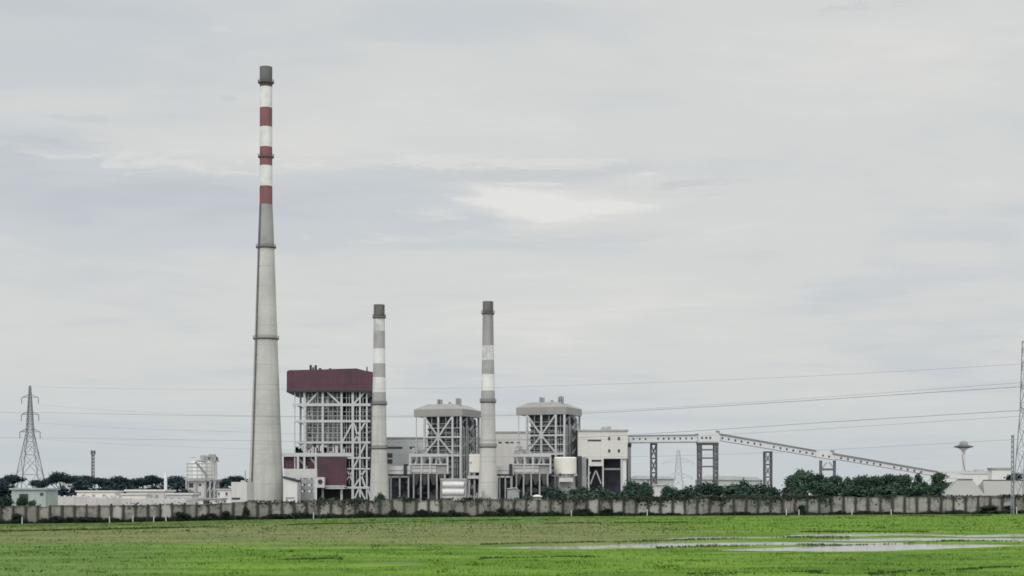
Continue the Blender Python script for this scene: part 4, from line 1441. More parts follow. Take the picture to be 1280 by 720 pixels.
def double_tower():
    Y = 757.6
    root = thing('conveyor_trestle', 'wide double trestle with three cross beams under the conveyor bend', 'trestle', (UX(885.5, Y), Y, 0), 0, 'steel trestles under the conveyor')
    for u0, u1 in ((872.4, 877.8), (892.6, 898.2)):
        x0, x1 = UX(u0, Y) + 0.3, UX(u1, Y) - 0.3
        for x in (x0, x1):
            for y in (Y, Y + 5):
                MB().bar((x, y, 0), (x, y, VZ(553.7, Y)), 0.5).build('leg', M['trestle'], root)
        br = MB()
        zs = [VZ(v, Y) for v in (555, 562, 572.5, 583, 594, 606, 618)]
        for z, z2 in zip(zs[:-1], zs[1:]):
            br.bar((x0, Y, z), (x1, Y, z2), 0.4)
            br.bar((x1, Y + 0.1, z), (x0, Y + 0.1, z2), 0.4)
        br.build('bracing', M['trestle'], root)
    for v in (562.2, 572.6, 583.2):
        MB().box(UX(873, Y), UX(897.6, Y), Y - 0.5, Y + 0.4, VZ(v + 0.9, Y), VZ(v - 0.9, Y)).build('tie_beam', M['trestle'], root)
    MB().box(UX(872.2, Y), UX(898.3, Y), Y - 0.3, Y + 5.4, VZ(556, Y), VZ(553.72, Y)).build('tie_beam', M['trestle'], root)


double_tower()
lattice_tower(955.4, 965.8, 564.0, 'lattice trestle under the sloping conveyor right of the double trestle')
Y = 758.5
root = thing('conveyor_trestle', 'short two legged trestle with a cross beam rising from the trees', 'trestle', (UX(1034.5, Y), Y, 0), 0, 'steel trestles under the conveyor')
for u in (1026.4, 1043.6):
    MB().bar((UX(u, Y), Y + 1, 0), (UX(u, Y), Y + 1, VZ(575.5, Y)), 1.2).build('leg', M['trestle'], root)
MB().box(UX(1026.4, Y) + 0.62, UX(1043.6, Y) - 0.62, Y + 0.6, Y + 1.5, VZ(588, Y), VZ(585.4, Y)).build('tie_beam', M['trestle'], root)
for a, b_ in (((1028, 585), (1033.5, 578)), ((1042, 585), (1036.5, 578))):
    MB().bar(W(*a, Y + 1), W(*b_, Y + 1), 0.5).build('brace', M['steel_mid'], root)


# ------------------------------------------------------------------ pylons, mast, water tower, wires
def pylon(u, Y, zt, waist, hw0, hwW, hwT, arms, axis, label, m, th=0.28, group='electricity pylons', insul=2.2, face='X'):
    cx = UX(u, Y)
    root = thing('electricity_pylon', label, 'pylon', (cx, Y, 0), 0, group)

    def hw(z):
        return float(np.interp(z, [0, waist, zt], [hw0, hwW, hwT]))
    lev = [0.0]
    while lev[-1] < zt * 0.97:
        lev.append(min(zt, lev[-1] + max(1.9 * hw(lev[-1]), zt * 0.035)))
    for sx in (-1, 1):
        for sy in (-1, 1):
            mb = MB()
            for z, z2 in ((0, waist), (waist, zt)):
                a, b_ = hw(z), hw(z2)
                mb.bar((cx + sx * a, Y + sy * a, z), (cx + sx * b_, Y + sy * b_, z2), th)
            mb.build('leg', m, root)
    br = MB()
    for z, z2 in zip(lev[:-1], lev[1:]):
        a, b_ = hw(z), hw(z2)
        for s_ in (-1, 1):
            br.bar((cx - a, Y + s_ * a, z), (cx + b_, Y + s_ * b_, z2), th * 0.55)
            br.bar((cx + a, Y + s_ * a, z), (cx - b_, Y + s_ * b_, z2), th * 0.55)
            br.bar((cx + s_ * a, Y - a, z), (cx + s_ * b_, Y + b_, z2), th * 0.55)
            br.bar((cx + s_ * a, Y + a, z), (cx + s_ * b_, Y - b_, z2), th * 0.55)
            br.bar((cx - b_, Y + s_ * b_, z2), (cx + b_, Y + s_ * b_, z2), th * 0.5)
    br.build('bracing', m, root)
    for z, ln, drop in arms:
        for s_ in (-1, 1):
            d = Vector((1, 0, 0)) if axis == 'X' else Vector((0, 1, 0))
            o_ = Vector((0, 1, 0)) if axis == 'X' else Vector((1, 0, 0))
            c0 = Vector((cx, Y, z))
            r = hw(z)
            tip = c0 + d * s_ * ln + Vector((0, 0, -0.2))
            mb = MB()
            for k in (-1, 1):
                mb.bar(c0 + d * s_ * r + o_ * k * r, tip, th * 0.7)
                mb.bar(c0 + d * s_ * r + o_ * k * r + Vector((0, 0, ln * 0.28)), tip, th * 0.6)
            am = mb.build('cross_arm', m, root)
            mb = MB()
            mb.tube([tip, tip + Vector((0, 0, -drop))], 0.16 if th > 0.2 else 0.1, 6)
            mb.build('insulator', M['trestle'], am)
    return root


pylon(37.5, 800, 58.2, 35.0, 7.6, 1.55, 0.3, [(52.6, 4.1, 3.0), (44.2, 4.3, 3.2), (35.6, 5.0, 3.4)], 'X', 'tall lattice electricity pylon standing far left behind the trees', M['galv'], 0.34)
pylon(848, 1450, 46.0, 26, 6.4, 2.8, 1.3, [(35.5, 13.0, 2.6), (22.0, 12.0, 2.6)], 'X', 'faint far pylon seen under the level conveyor gallery', M['galv_far'], 0.42)
pylon(1292, 330, 34.6, 20, 3.4, 2.1, 1.75, [(29.6, 3.2, 1.5), (25.0, 3.4, 1.5), (20.2, 3.6, 1.5)], 'Y', 'near lattice pylon cut off by the right edge of the photo', M['galv'], 0.15)

# radio masts
def mast(u, Y, v_top, hw, label, dishes, m, th):
    cx = UX(u, Y)
    zt = VZ(v_top, Y)
    gz = float(ground_z(np.array([cx]), np.array([Y]))[0])
    root = thing('radio_mast', label, 'mast', (cx, Y, gz), 0, 'thin radio masts')
    for a in (0, 1, 2):
        t_ = 2 * math.pi * a / 3 + 0.5
        MB().bar((cx + hw * math.cos(t_), Y + hw * math.sin(t_), gz - 0.2), (cx + hw * 0.7 * math.cos(t_), Y + hw * 0.7 * math.sin(t_), zt), th).build('leg', m, root)
    br = MB()
    n = 16
    for k in range(n):
        z, z2 = gz + (zt - gz) * k / n, gz + (zt - gz) * (k + 1) / n
        for a in range(3):
            t0, t1 = 2 * math.pi * a / 3 + 0.5, 2 * math.pi * (a + 1) / 3 + 0.5
            br.bar((cx + hw * .9 * math.cos(t0), Y + hw * .9 * math.sin(t0), z), (cx + hw * .9 * math.cos(t1), Y + hw * .9 * math.sin(t1), z2), th * 0.6)
    br.build('bracing', m, root)
    if dishes:
        mb = MB()
        for a in range(3):
            t_ = 2 * math.pi * a / 3
            x, y = cx + 1.1 * math.cos(t_), Y + 1.1 * math.sin(t_)
            mb.box(x - 0.35, x + 0.35, y - 0.2, y + 0.2, zt - 2.4, zt)
        build_each(mb, 'antenna_panel', m, root)


mast(116, 900, 563, 1.0, 'thin radio mast with panel antennas above the left trees', True, M['trestle'], 0.38)
mast(1266, 205, 543.5, 0.22, 'slender lattice mast in front of the wall near the right edge', False, M['galv'], 0.07)


def water_tower():
    Y = 900.0
    s = Y / F
    cx = UX(1204.5, Y)
    root = thing('water_tower', 'mushroom shaped water tower with a wide dish on a thin white stem', 'water tower', (cx, Y, 0))
    MB().lathe(cx, Y, [(3.0 * s, 0), (2.0 * s, VZ(588, Y)), (1.7 * s, VZ(572, Y)), (1.9 * s, VZ(565.5, Y))], 28).build('stem', M['white'], root, smooth_=True)
    MB().lathe(cx, Y, [(1.9 * s, VZ(565.5, Y)), (3.0 * s, VZ(562.6, Y)), (6.4 * s, VZ(560.2, Y))], 40, False, False).build('cone', M['white'], root, smooth_=True)
    MB().lathe(cx, Y, [(6.4 * s, VZ(560.2, Y)), (11.9 * s, VZ(558.9, Y)), (11.9 * s, VZ(557.9, Y)), (7.0 * s, VZ(556.4, Y)), (5.4 * s, VZ(555.8, Y))], 40, False, False).build('dish', M['soot'], root, smooth_=True)
    MB().lathe(cx, Y, [(5.4 * s, VZ(555.8, Y)), (5.0 * s, VZ(553.2, Y)), (3.6 * s, VZ(551.6, Y)), (0.4, VZ(551.0, Y))], 32, False, True).build('cap_dome', M['mid_grey'], root, smooth_=True)
    mb = MB().tube([W(1202.4, 569, Y - 1.6), W(1203.8, 577, Y - 1.6), W(1206.6, 590, Y - 1.6)], 0.28, 6)
    mb.build('feed_pipe', M['mid_grey'], root)


water_tower()


def wires():
    R, L = Vector((UX(1289, 330), 330)), Vector((UX(37.5, 800), 800))
    rows = [
        ([(1289, 454), (1180, 461), (1000, 471), (800, 479), (600, 485), (310, 487.5), (120, 485.5), (37.5, 483.2)], 0.024, 'faint overhead earth wire, topmost of the spans', 0.0),
        ([(1289, 477), (1180, 485), (1000, 498.5), (800, 511.5), (620, 518), (450, 520.2), (310, 519.8), (150, 514.5), (47, 506)], 0.026, 'thin overhead wire just above the darkest upper wire', 1.2),
        ([(1289, 483), (1180, 489.8), (1040, 499), (900, 508), (730, 517.4), (560, 521.4), (400, 521.6), (310, 520.6), (180, 518.6), (46, 515.4), (-60, 516.5)], 0.050, 'dark overhead wire crossing the tall chimney above its lower half', -1.2),
        ([(1289, 512.5), (1180, 519), (1040, 527.5), (900, 537), (730, 547.5), (560, 553), (400, 552.6), (310, 551), (180, 549.4), (46, 547.2), (-60, 546)], 0.046, 'dark lower overhead wire crossing the grey boiler frames well below their roofs', -1.4),
        ([(1289, 519), (1120, 530), (960, 540), (800, 549), (560, 549), (310, 540), (150, 535.4), (47, 528.5)], 0.026, 'faint overhead wire between the two dark wires at left', 1.4),
        ([(1289, 548), (1150, 556), (960, 566), (800, 571), (560, 571), (310, 561), (150, 555.6), (48, 548.8)], 0.024, 'faint overhead wire, lowest of the spans', 1.6),
    ]
    for pts, r, label, off in rows:
        us = np.array([p[0] for p in pts][::-1], float)
        vv = np.array([p[1] for p in pts][::-1], float)
        out = []
        for u in np.linspace(us[0], us[-1], 61):
            # smooth by averaging neighbours of the polyline
            v = np.mean([np.interp(u + k, us, vv) for k in np.linspace(-60, 60, 13)]) if us[0] + 60 < u < us[-1] - 60 else np.interp(u, us, vv)
            k = (u - 640) / F
            # R + t (L - R): x = k y
            t_ = (R.x - k * R.y) / (k * (L.y - R.y) - (L.x - R.x))
            p = R + (L - R) * t_
            out.append(Vector((p.x, p.y + off, EYE + (VH - v) * p.y / F)))
        o = MB().tube(out, r, 5).build('overhead_wire', M['wire'])
        set_props(o, label, 'wire', 'overhead power lines')


wires()


# ------------------------------------------------------------------ low buildings
def simple_building(name, label, cat, Y, depth, wall, roof=None, wins=(), wm='white', rm='white_roof', group=None, over=0.4, wmat='glass'):
    u0, u1, v0 = wall
    root = thing(name, label, cat, (UX((u0 + u1) / 2, Y), Y, 0), 0, group)
    w = MB().pbox(u0, u1, v0, None, Y, depth).build('wall', M[wm], root)
    if roof:
        h = roof
        MB().box(UX(u0, Y) - over, UX(u1, Y) + over, Y - over, Y + depth + over, VZ(v0, Y) + 0.003, VZ(v0, Y) + h).build('roof', M[rm], root)
    for (a, b_, c, d) in wins:
        wi = MB().pbox(a, b_, c, d, Y - 0.06, 0.2).build('window', M[wmat], w)
        MB().box(UX(a, Y) - 0.15, UX(b_, Y) + 0.15, Y - 0.2, Y - 0.002, VZ(d, Y) - 0.22, VZ(d, Y) - 0.003).build('sill', M['light_grey'], wi)
    return root


r = simple_building('flat_roofed_house', 'pale grey green flat roofed house at the far left behind the wall', 'house', 330, 9, (14.5, 57, 612.2), 0.34, wm='pale_green', rm='pale_green')
MB().pbox(24, 35, 617.5, 631, 329.9, 0.3).build('archway', M['duct_dark'], r)
MB().pbox(50, 54, 616, 619.5, 329.9, 0.3).build('window', M['glass'], r)
r = simple_building('store_shed', 'long low white roofed shed above the left part of the wall', 'shed', 380, 14, (57.5, 234, 627.4), None)
mb = MB()
Yr = 380
mb.prism([(UX(56, Yr), VZ(632, Yr)), (UX(235, Yr), VZ(631, Yr)), (UX(233, Yr), VZ(624.5, Yr)), (UX(64, Yr), VZ(620.6, Yr))], Yr - 0.8, Yr + 14)
mb.build('roof', M['white_roof'], r)
eq = MB()
rr = random.Random(4)
for k in range(26):
    u = rr.uniform(66, 150)
    eq.pbox(u, u + rr.uniform(1, 4), 620.5 - rr.uniform(0, 1.5), 623, Yr + rr.uniform(1, 9), 1.2)
build_each(eq, 'roof_box', M['light_grey'], r)
simple_building('office_block', 'plain cream box building above the long white shed at left', 'building', 440, 10, (96, 143.5, 614.8), 0.35, wm='tank_cream', rm='white', wins=((103, 107, 618, 621), (115, 119, 618, 621), (128, 132, 618, 621)), wmat='mid_grey')
simple_building('office_block', 'greyish flat roofed building left of the white pole', 'building', 450, 14, (157.5, 205, 614.2), 0.5, wm='light_grey', rm='white', wins=((187, 190, 618.5, 624), (194, 197.5, 618.5, 624)), wmat='mid_grey')
simple_building('annexe', 'bright cream low annexe in front of the greyish flat roofed building', 'building', 440, 5, (152.5, 182.5, 618.4), 0.35, wm='tank_cream', rm='white')
simple_building('long_outbuilding', 'low white outbuilding between the white pole and the silo', 'building', 430, 9, (208.5, 240, 618.2), 0.4, wm='light_grey', rm='white', wins=((212, 216, 622, 625), (222, 226, 622, 625)), wmat='mid_grey')
simple_building('garden_house', 'low white building with a flat roof below the silo', 'building', 400, 8, (232, 276, 624.2), 0.35, wm='white', rm='trim', wins=((240, 244, 626.5, 629), (254, 262, 625.5, 630)), wmat='duct_dark')
r = simple_building('stepped_building', 'white stepped building with two small windows at the foot of the tall chimney', 'building', 520, 14, (271.5, 289, 612.5), 0.4, wm='white', rm='white_roof', wins=((272.4, 274.6, 615.5, 619), (281.8, 284.6, 615.5, 619)))
w2 = MB().pbox(289.1, 308.5, 602.5, None, 519, 15).build('wall', M['light_grey'], r)
MB().pbox(289.6, 300, 622, 624.5, 518.9, 0.3).build('louvre', M['duct_dark'], w2)
MB().pbox(301, 305, 600.6, 602.5, 521, 4).build('roof_hut', M['white_roof'], r)
w3 = MB().pbox(290, 297, 606, 612.4, 520, 10).build('parapet', M['white'], r)

# pole
Yp = 500
root = thing('white_pole', 'tall plain white pole rising left of the silo', 'pole', (UX(207, Yp), Yp, 0))
MB().lathe(UX(207, Yp), Yp, [(0.52, 0), (0.46, VZ(592, Yp))], 20, True, True).build('shaft', M['silo'], root, smooth_=True)
MB().lathe(UX(207, Yp), Yp, [(0.30, VZ(592, Yp)), (0.26, VZ(589.6, Yp))], 14, False, True).build('cap', M['white'], root, smooth_=True)
Yp = 600
root = thing('lightning_rod', 'thin dark rod beside the left foot of the tall chimney', 'pole', (UX(306.6, Yp), Yp, 0))
MB().tube([(UX(306.6, Yp), Yp, 0), (UX(306.6, Yp), Yp, VZ(588, Yp))], [0.26, 0.16], 8).build('shaft', M['mid_grey'], root)
MB().tube([(UX(306.6, Yp), Yp, VZ(623, Yp)), (UX(306.6, Yp), Yp, VZ(618, Yp))], [0.6, 0.6], 8).build('junction_box', M['steel_and_shade'], root)


def silo():
    Y = 560.0
    s = Y / F
    rnd = random.Random(17)
    root = thing('ash_silo', 'white ribbed round silo with machinery on top left of the tall chimney', 'silo', (UX(252, Y), Y, 0))
    c1 = UX(247.6, Y)
    MB().lathe(c1, Y + 4, [(13.4 * s, VZ(599, Y)), (12.6 * s, VZ(577.6, Y)), (11.2 * s, VZ(576.6, Y))], 44).build('shell', M['silo'], root, smooth_=True)
    MB().lathe(UX(261, Y), Y + 2.8, [(8.6 * s, VZ(600, Y)), (8.4 * s, VZ(576, Y))], 30).build('shell', M['light_grey'], root, smooth_=True)
    mb = MB()
    clutter_mb(mb, UX(248, Y), UX(269, Y), Y + 1, Y + 7, VZ(577, Y), VZ(567.5, Y), 26, rnd, 0.4, 1.8)
    mb.pbox(247, 269.5, 575, 576.6, Y + 0.5, 7).pbox(264.5, 268.5, 568, 575.2, Y + 2, 2)
    mb.pbox(238, 243, 571.5, 572.2, Y + 2, 2)
    build_each(mb, 'top_machine', M['steel_mid'], root)
    st = MB().bar(W(244, 577, Y - 3.2), W(258.5, 594, Y - 2.4), 0.75, 0.6)
    st.bar(W(258.5, 594, Y - 2.4), W(256, 606, Y - 2.4), 0.6, 0.5)
    st.build('stair', M['steel_mid'], root)
    for v in (599, 600.8):
        MB().pbox(234, 271, v, v + 0.9, Y - 3.2, 10).build('ring_beam', M['steel_mid'] if v > 600 else M['light_grey'], root)
    w = MB().pbox(233, 258, 601.8, None, Y - 2.6, 8).build('base_house', M['light_grey'], root)
    for a, b_, c, d in ((236, 241.5, 604, 609.5), (248.5, 251.5, 604.5, 607.5), (247, 251, 615.5, 619)):
        MB().pbox(a, b_, c, d, Y - 2.7, 0.3).build('window', M['casing_shaded'], w)
    for u in (235, 247, 258.6, 264.5, 270):
        MB().bar((UX(u, Y), Y - 3.0, 0), (UX(u, Y), Y - 3.0, VZ(599.8, Y)), 0.55).build('leg', M['steel_mid'], root)
    MB().pbox(258.1, 270.4, 601.8, None, Y + 1, 6).build('base_house', M['mid_grey'], root)
    cl = MB()
    clutter_mb(cl, UX(258.5, Y), UX(270, Y), Y - 1.5, Y + 5, 0, VZ(600, Y), 46, rnd, 0.5, 2.0)
    build_each(cl, 'unloading_unit', M['mid_grey'], root)
    for u in (237, 243, 249.5, 255.5, 261.5, 267.5, 270.8):
        MB().bar((UX(u, Y), Y - 4.2, VZ(600, Y)), (UX(u, Y), Y - 4.2, VZ(575 if u > 246 else 579, Y)), 0.16).build('scaffold_post', M['steel_mid'], root)
    for v in (580, 584.5, 589, 594, 598.2):
        MB().bar((UX(236, Y), Y - 4.4, VZ(v, Y)), (UX(271, Y), Y - 4.4, VZ(v, Y)), 0.14, 0.3, up=(0, 0, 1)).build('scaffold_deck', M['mid_grey'], root)
    for a, b_ in (((259, 615), (264.5, 602)), ((264.5, 615), (270, 602))):
        MB().bar(W(*a, Y - 3.1), W(*b_, Y - 3.1), 0.35).build('brace', M['steel_mid'], root)


silo()

# far sheds behind the conveyor
simple_building('coal_shed', 'long pale grey roof far behind the bushes under the double trestle', 'shed', 1000, 30, (876, 953, 599.5), None, wm='far_roof')
mb = MB().prism([(UX(874, 1000), VZ(599.4, 1000)), (UX(955, 1000), VZ(600.6, 1000)), (UX(945, 1000), VZ(596.2, 1000)), (UX(882, 1000), VZ(594.4, 1000))], 999, 1030)
o = [x for x in COL.objects if x.name == 'coal_shed'][0]
mb.build('roof', M['far_roof'], o)
r = simple_building('coal_shed', 'pale far shed seen between the cream hall and the conveyor trestles', 'shed', 1010, 30, (786, 842, 599.0), None, wm='far_roof')
MB().prism([(UX(784, 1010), VZ(598.9, 1010)), (UX(845, 1010), VZ(598.9, 1010)), (UX(836, 1010), VZ(595.6, 1010)), (UX(792, 1010), VZ(594.6, 1010))], 1009, 1040).build('roof', M['galv_far'], r)


def hip_shed(label, Y, eave, ridge, v_e, v_r, m='shed_roof', depth=18, wm='mid_grey'):
    root = thing('hip_roofed_shed', label, 'shed', (UX((eave[0] + eave[1]) / 2, Y), Y, 0), 0, 'grey roofed sheds at the right end of the wall')
    x0, x1 = UX(eave[0], Y), UX(eave[1], Y)
    r0, r1 = UX(ridge[0], Y), UX(ridge[1], Y)
    ze, zr = VZ(v_e, Y), VZ(v_r, Y)
    MB().box(x0 + 0.5, x1 - 0.5, Y + 0.5, Y + depth - 0.5, 0, ze).build('wall', M[wm], root)
    ym = Y + depth / 2
    mb = MB().add([(x0, Y, ze), (x1, Y, ze), (x1, Y + depth, ze), (x0, Y + depth, ze), (r0, ym, zr), (r1, ym, zr)],
                  [(0, 1, 5, 4), (2, 3, 4, 5), (3, 0, 4), (1, 2, 5), (0, 3, 2, 1)])
    rf = mb.build('roof', M[m], root)
    MB().bar((r0, ym, zr), (r1, ym, zr), 0.35, 0.3).build('ridge_cap', M['duct_dark'], rf)
    for a in ((x0, Y, ze),):
        MB().bar(a, (r0, ym, zr), 0.22).build('hip_cap', M['mid_grey'], rf)


hip_shed('grey hip roofed shed left of the vertical joint, near the right end of the wall', 400, (1179, 1232), (1206, 1226), 619.5, 599.5, depth=14)
hip_shed('grey hip roofed shed right of the joint, at the right edge behind the wall', 402, (1231.2, 1330), (1239, 1325), 619.5, 600.2, depth=14)
r = simple_building('long_white_building', 'long white building with a flat roof at the foot of the water tower', 'building', 850, 20, (1176, 1252, 592.5), 1.3, wm='white', rm='light_grey')
MB().pbox(1211, 1246, 588.5, 590, 851, 10).build('parapet', M['trim'], r)
MB().pbox(1221, 1230, 586.6, 588.5, 853, 6).build('roof_hut', M['white_roof'], r)
simple_building('loading_canopy', 'thin flat pale canopy left of the slender mast', 'canopy', 700, 6, (1240, 1264, 587), 0.8, wm='white', rm='mid_grey')

# ------------------------------------------------------------------ trees and bushes
def leaf_cloud(lobes, n, size, r_, up=0.3):
    """leaf clumps spread through ellipsoid lobes (cx, cy, cz, rx, ry, rz), denser near the skin"""
    L = np.array(lobes, float)
    vol = L[:, 3] * L[:, 4] * L[:, 5]
    which = r_.choice(len(L), n, p=vol / vol.sum())
    d = r_.normal(size=(n, 3))
    d /= np.linalg.norm(d, axis=1)[:, None]
    rad = r_.uniform(0, 1, n) ** 0.28
    rad *= 1 + 0.20 * r_.normal(size=n)
    p = L[which, :3] + d * rad[:, None] * L[which, 3:]
    nrm = d + r_.normal(size=(n, 3)) * 0.55 + np.array([0, 0, up])
    nrm /= np.linalg.norm(nrm, axis=1)[:, None]
    ref = r_.normal(size=(n, 3))
    a = np.cross(nrm, ref)
    a /= np.linalg.norm(a, axis=1)[:, None]
    b_ = np.cross(nrm, a)
    s_ = size * r_.uniform(0.5, 1.4, n)[:, None]
    co = np.empty((n, 4, 3))
    co[:, 0] = p - a * s_ * 0.5
    co[:, 1] = p + b_ * s_ * 0.38
    co[:, 2] = p + a * s_ * 0.5
    co[:, 3] = p - b_ * s_ * 0.38
    return co.reshape(-1, 3)


def tree_meshes(kind, seed):
    """unit tree: height 1, crown width about 1"""
    r_ = np.random.default_rng(seed)
    rnd = random.Random(seed)
    lobes = []
    tr = MB()
    if kind == 'umbrella':
        for k in range(9):
            a = r_.uniform(0, 2 * math.pi)
            q = r_.uniform(0.05, 0.36)
            lobes.append((math.cos(a) * q, math.sin(a) * q * 0.9, 0.80 + r_.uniform(-0.06, 0.08) - q * 0.28, r_.uniform(0.16, 0.25), r_.uniform(0.14, 0.22), r_.uniform(0.08, 0.13)))
        n, size = 2200, 0.055
        tr.tube([(0, 0, -0.02), (0.01, 0, 0.25), (0.02, 0.01, 0.5)], [0.035, 0.028, 0.02], 8)
        for L in lobes:
            tr.tube([(0.015, 0.005, 0.36 + rnd.uniform(-0.06, 0.1)), (L[0] * 0.55, L[1] * 0.55, L[2] - 0.14), (L[0], L[1], L[2])], [0.014, 0.01, 0.005], 6)
    elif kind == 'round':
        for k in range(11):
            a = r_.uniform(0, 2 * math.pi)
            zc = r_.uniform(0.30, 0.86)
            q = r_.uniform(0.05, 0.34) * (1.0 - 0.55 * max(0, zc - 0.55) / 0.35)
            lobes.append((math.cos(a) * q, math.sin(a) * q, zc, r_.uniform(0.12, 0.22), r_.uniform(0.12, 0.22), r_.uniform(0.09, 0.16)))
        n, size = 3200, 0.06
        tr.tube([(0, 0, -0.02), (0.01, 0, 0.3), (0.0, 0.01, 0.72)], [0.032, 0.025, 0.01], 8)
        for L in lobes:
            tr.tube([(0.005, 0.0, max(0.15, L[2] - 0.28)), (L[0] * 0.6, L[1] * 0.6, L[2] - 0.08), (L[0], L[1], L[2])], [0.012, 0.008, 0.004], 6)
    else:  # bush
        for k in range(8):
            a = r_.uniform(0, 2 * math.pi)
            q = r_.uniform(0.05, 0.34)
            lobes.append((math.cos(a) * q, math.sin(a) * q, r_.uniform(0.22, 0.78), r_.uniform(0.14, 0.24), r_.uniform(0.14, 0.22), r_.uniform(0.16, 0.24)))
        lobes.append((0, 0, 0.22, 0.42, 0.30, 0.24))
        n, size = 2600, 0.075
        for L in lobes[:6]:
            tr.tube([(L[0] * 0.15, L[1] * 0.15, -0.03), (L[0] * 0.6, L[1] * 0.6, L[2] * 0.5), (L[0], L[1], L[2])], [0.016, 0.012, 0.005], 6)
    co = leaf_cloud(lobes, n, size, r_)
    crown = quads_mesh(kind + '_crown', co, np.arange(len(co)).reshape(-1, 4))
    trunk = tr.mesh(kind + '_trunk', M['bark'])
    return crown, trunk


LIB = {}
for kind, seeds in (('umbrella', (1, 2, 3, 4, 5)), ('round', (11, 12, 13, 14, 15)), ('bush', (21, 22, 23, 24, 25))):
    LIB[kind] = [tree_meshes(kind, s_) for s_ in seeds]
CROWN_CACHE = {}


def plant(name, kind, u, Y, v_top, w_px, label, cat, group, m, seed, base=None):
    crown, trunk = LIB[kind][seed % 5]
    key = (kind, seed % 5, m)
    if key not in CROWN_CACHE:
        c = crown.copy()
        c.materials.append(M[m])
        CROWN_CACHE[key] = c
    x = UX(u, Y)
    z0 = float(ground_z(np.array([x]), np.array([Y]))[0]) if base is None else base
    h = VZ(v_top, Y) - z0
    wd = w_px * Y / F
    root = thing(name, label, cat, (x, Y, z0), 0, group)
    root.rotation_euler = (0, 0, (seed * 1.37) % 6.28)
    root.scale = (wd, wd, h)
    for nm, me in (('crown' if kind != 'bush' else 'foliage', CROWN_CACHE[key]), ('trunk' if kind != 'bush' else 'stem', trunk)):
        o = bpy.data.objects.new(nm, me)
        COL.objects.link(o)
        o.parent = root
    return root


G1 = 'dark umbrella shaped trees behind the left buildings'
for k, (u, Y, vt, w, lab) in enumerate([
    (-6, 620, 595, 30, 'dark spreading tree cut off by the left edge of the photo'),
    (17, 640, 590.5, 30, 'flat topped dark tree left of the tall pylon'),
    (5, 520, 603, 34, 'dense dark tree low at the left edge beside the pale green house'),
    (47, 660, 597.5, 20, 'small dark tree between the feet of the tall pylon'),
    (60, 560, 604, 30, 'low dark tree just right of the tall pylon foot'),
    (76, 640, 587.5, 34, 'largest flat topped dark tree right of the tall pylon'),
    (92, 560, 600, 34, 'dark tree below the big flat topped one, above the cream box building'),
    (103, 660, 591.2, 32, 'dark tree directly left of the thin radio mast'),
    (126, 640, 594.5, 30, 'dark tree directly right of the thin radio mast'),
    (120, 560, 602, 36, 'low dark tree over the right end of the cream box building'),
    (150, 650, 593.2, 34, 'broad dark tree midway between radio mast and white pole'),
    (146, 560, 603, 30, 'low dark tree in the gap between the two flat roofed buildings'),
    (174, 660, 594.4, 28, 'dark tree above the greyish flat roofed building'),
    (191, 640, 591.3, 28, 'dark umbrella tree just left of the white pole'),
    (182, 570, 603, 34, 'low dark tree over the greyish flat roof left of the pole'),
    (221, 640, 592.6, 32, 'dark umbrella tree between the white pole and the silo'),
    (222, 560, 602.5, 34, 'low dark tree behind the white outbuilding by the silo'),
    (279, 640, 595.5, 24, 'dark tree directly right of the silo'),
    (297, 660, 592.0, 24, 'dark tree between the silo and the tall chimney'),
    (284, 600, 602.5, 30, 'low dark tree behind the stepped white building'),
]):
    plant('umbrella_tree' if k not in (2, 4, 6, 9, 11, 14, 16, 19) else 'dense_tree', 'umbrella' if k not in (2, 4, 6, 9, 11, 14, 16, 19) else 'bush', u, Y, vt - (3.5 if k in (2, 4, 6, 9, 11, 14, 16, 19) else 0), w * (2.1 if k in (2, 4, 6, 9, 11, 14, 16, 19) else 1.4), lab, 'tree', G1, 'leaf_far', k)

G2 = 'dark trees behind the right part of the wall'
for k, (u, Y, vt, w, lab, m) in enumerate([
    (1006, 430, 583.5, 32, 'tallest light green tree right of the last lattice trestle', 'leaf_light'),
    (992, 400, 595, 26, 'dark tree at the left end of the right hand tree row', 'leaf'),
    (1024, 410, 590, 30, 'dark round tree below the left leg of the two legged trestle', 'leaf'),
    (1047, 420, 592, 30, 'round green tree below the right leg of the two legged trestle', 'leaf_light'),
    (1040, 380, 600, 34, 'low dark tree in front of the two legged trestle', 'leaf'),
    (1066, 430, 594.5, 24, 'small dark tree right of the two legged trestle', 'leaf'),
    (1080, 410, 593.5, 26, 'dark tree below the first windows of the lowest conveyor run', 'leaf'),
    (1072, 370, 604, 36, 'low dark tree at the middle of the right hand tree row', 'leaf'),
    (1098, 430, 592.5, 28, 'dark tree under the lower half of the sloping conveyor', 'leaf'),
    (1112, 400, 590.6, 26, 'dark rounded tree where the conveyor slope meets the tree row', 'leaf'),
    (1108, 360, 603, 36, 'low dark tree in front of the rounded one by the slope end', 'leaf'),
    (1130, 430, 592.5, 28, 'dark tree under the last conveyor windows', 'leaf'),
    (1150, 420, 589.5, 18, 'narrow pointed dark tree near the low end of the conveyor', 'leaf'),
    (1146, 370, 602.5, 34, 'low dark tree in front of the narrow pointed one', 'leaf'),
    (1176, 410, 588.6, 28, 'big dark round tree at the right end of the row beside the grey shed', 'leaf'),
    (1164, 380, 599, 26, 'dark tree left of the last big round one', 'leaf'),
    (1188, 420, 603, 20, 'small dark tree touching the left slope of the grey shed roof', 'leaf'),
    (1200, 520, 599.5, 26, 'small dark tree peeping over the left grey shed roof', 'leaf'),
    (1236, 520, 600.5, 22, 'low dark shrub peeping over the joint of the two grey sheds', 'leaf'),
    (1272, 520, 589.5, 28, 'dark tree behind the slender mast at the right edge', 'leaf_far'),
    (1252, 530, 599, 26, 'low dark tree left of the one behind the slender mast', 'leaf_far'),
]):
    plant('broadleaf_tree', 'bush' if vt > 598 else 'round', u, Y, vt, w * 1.6, lab, 'tree', G2, m, k + 3)

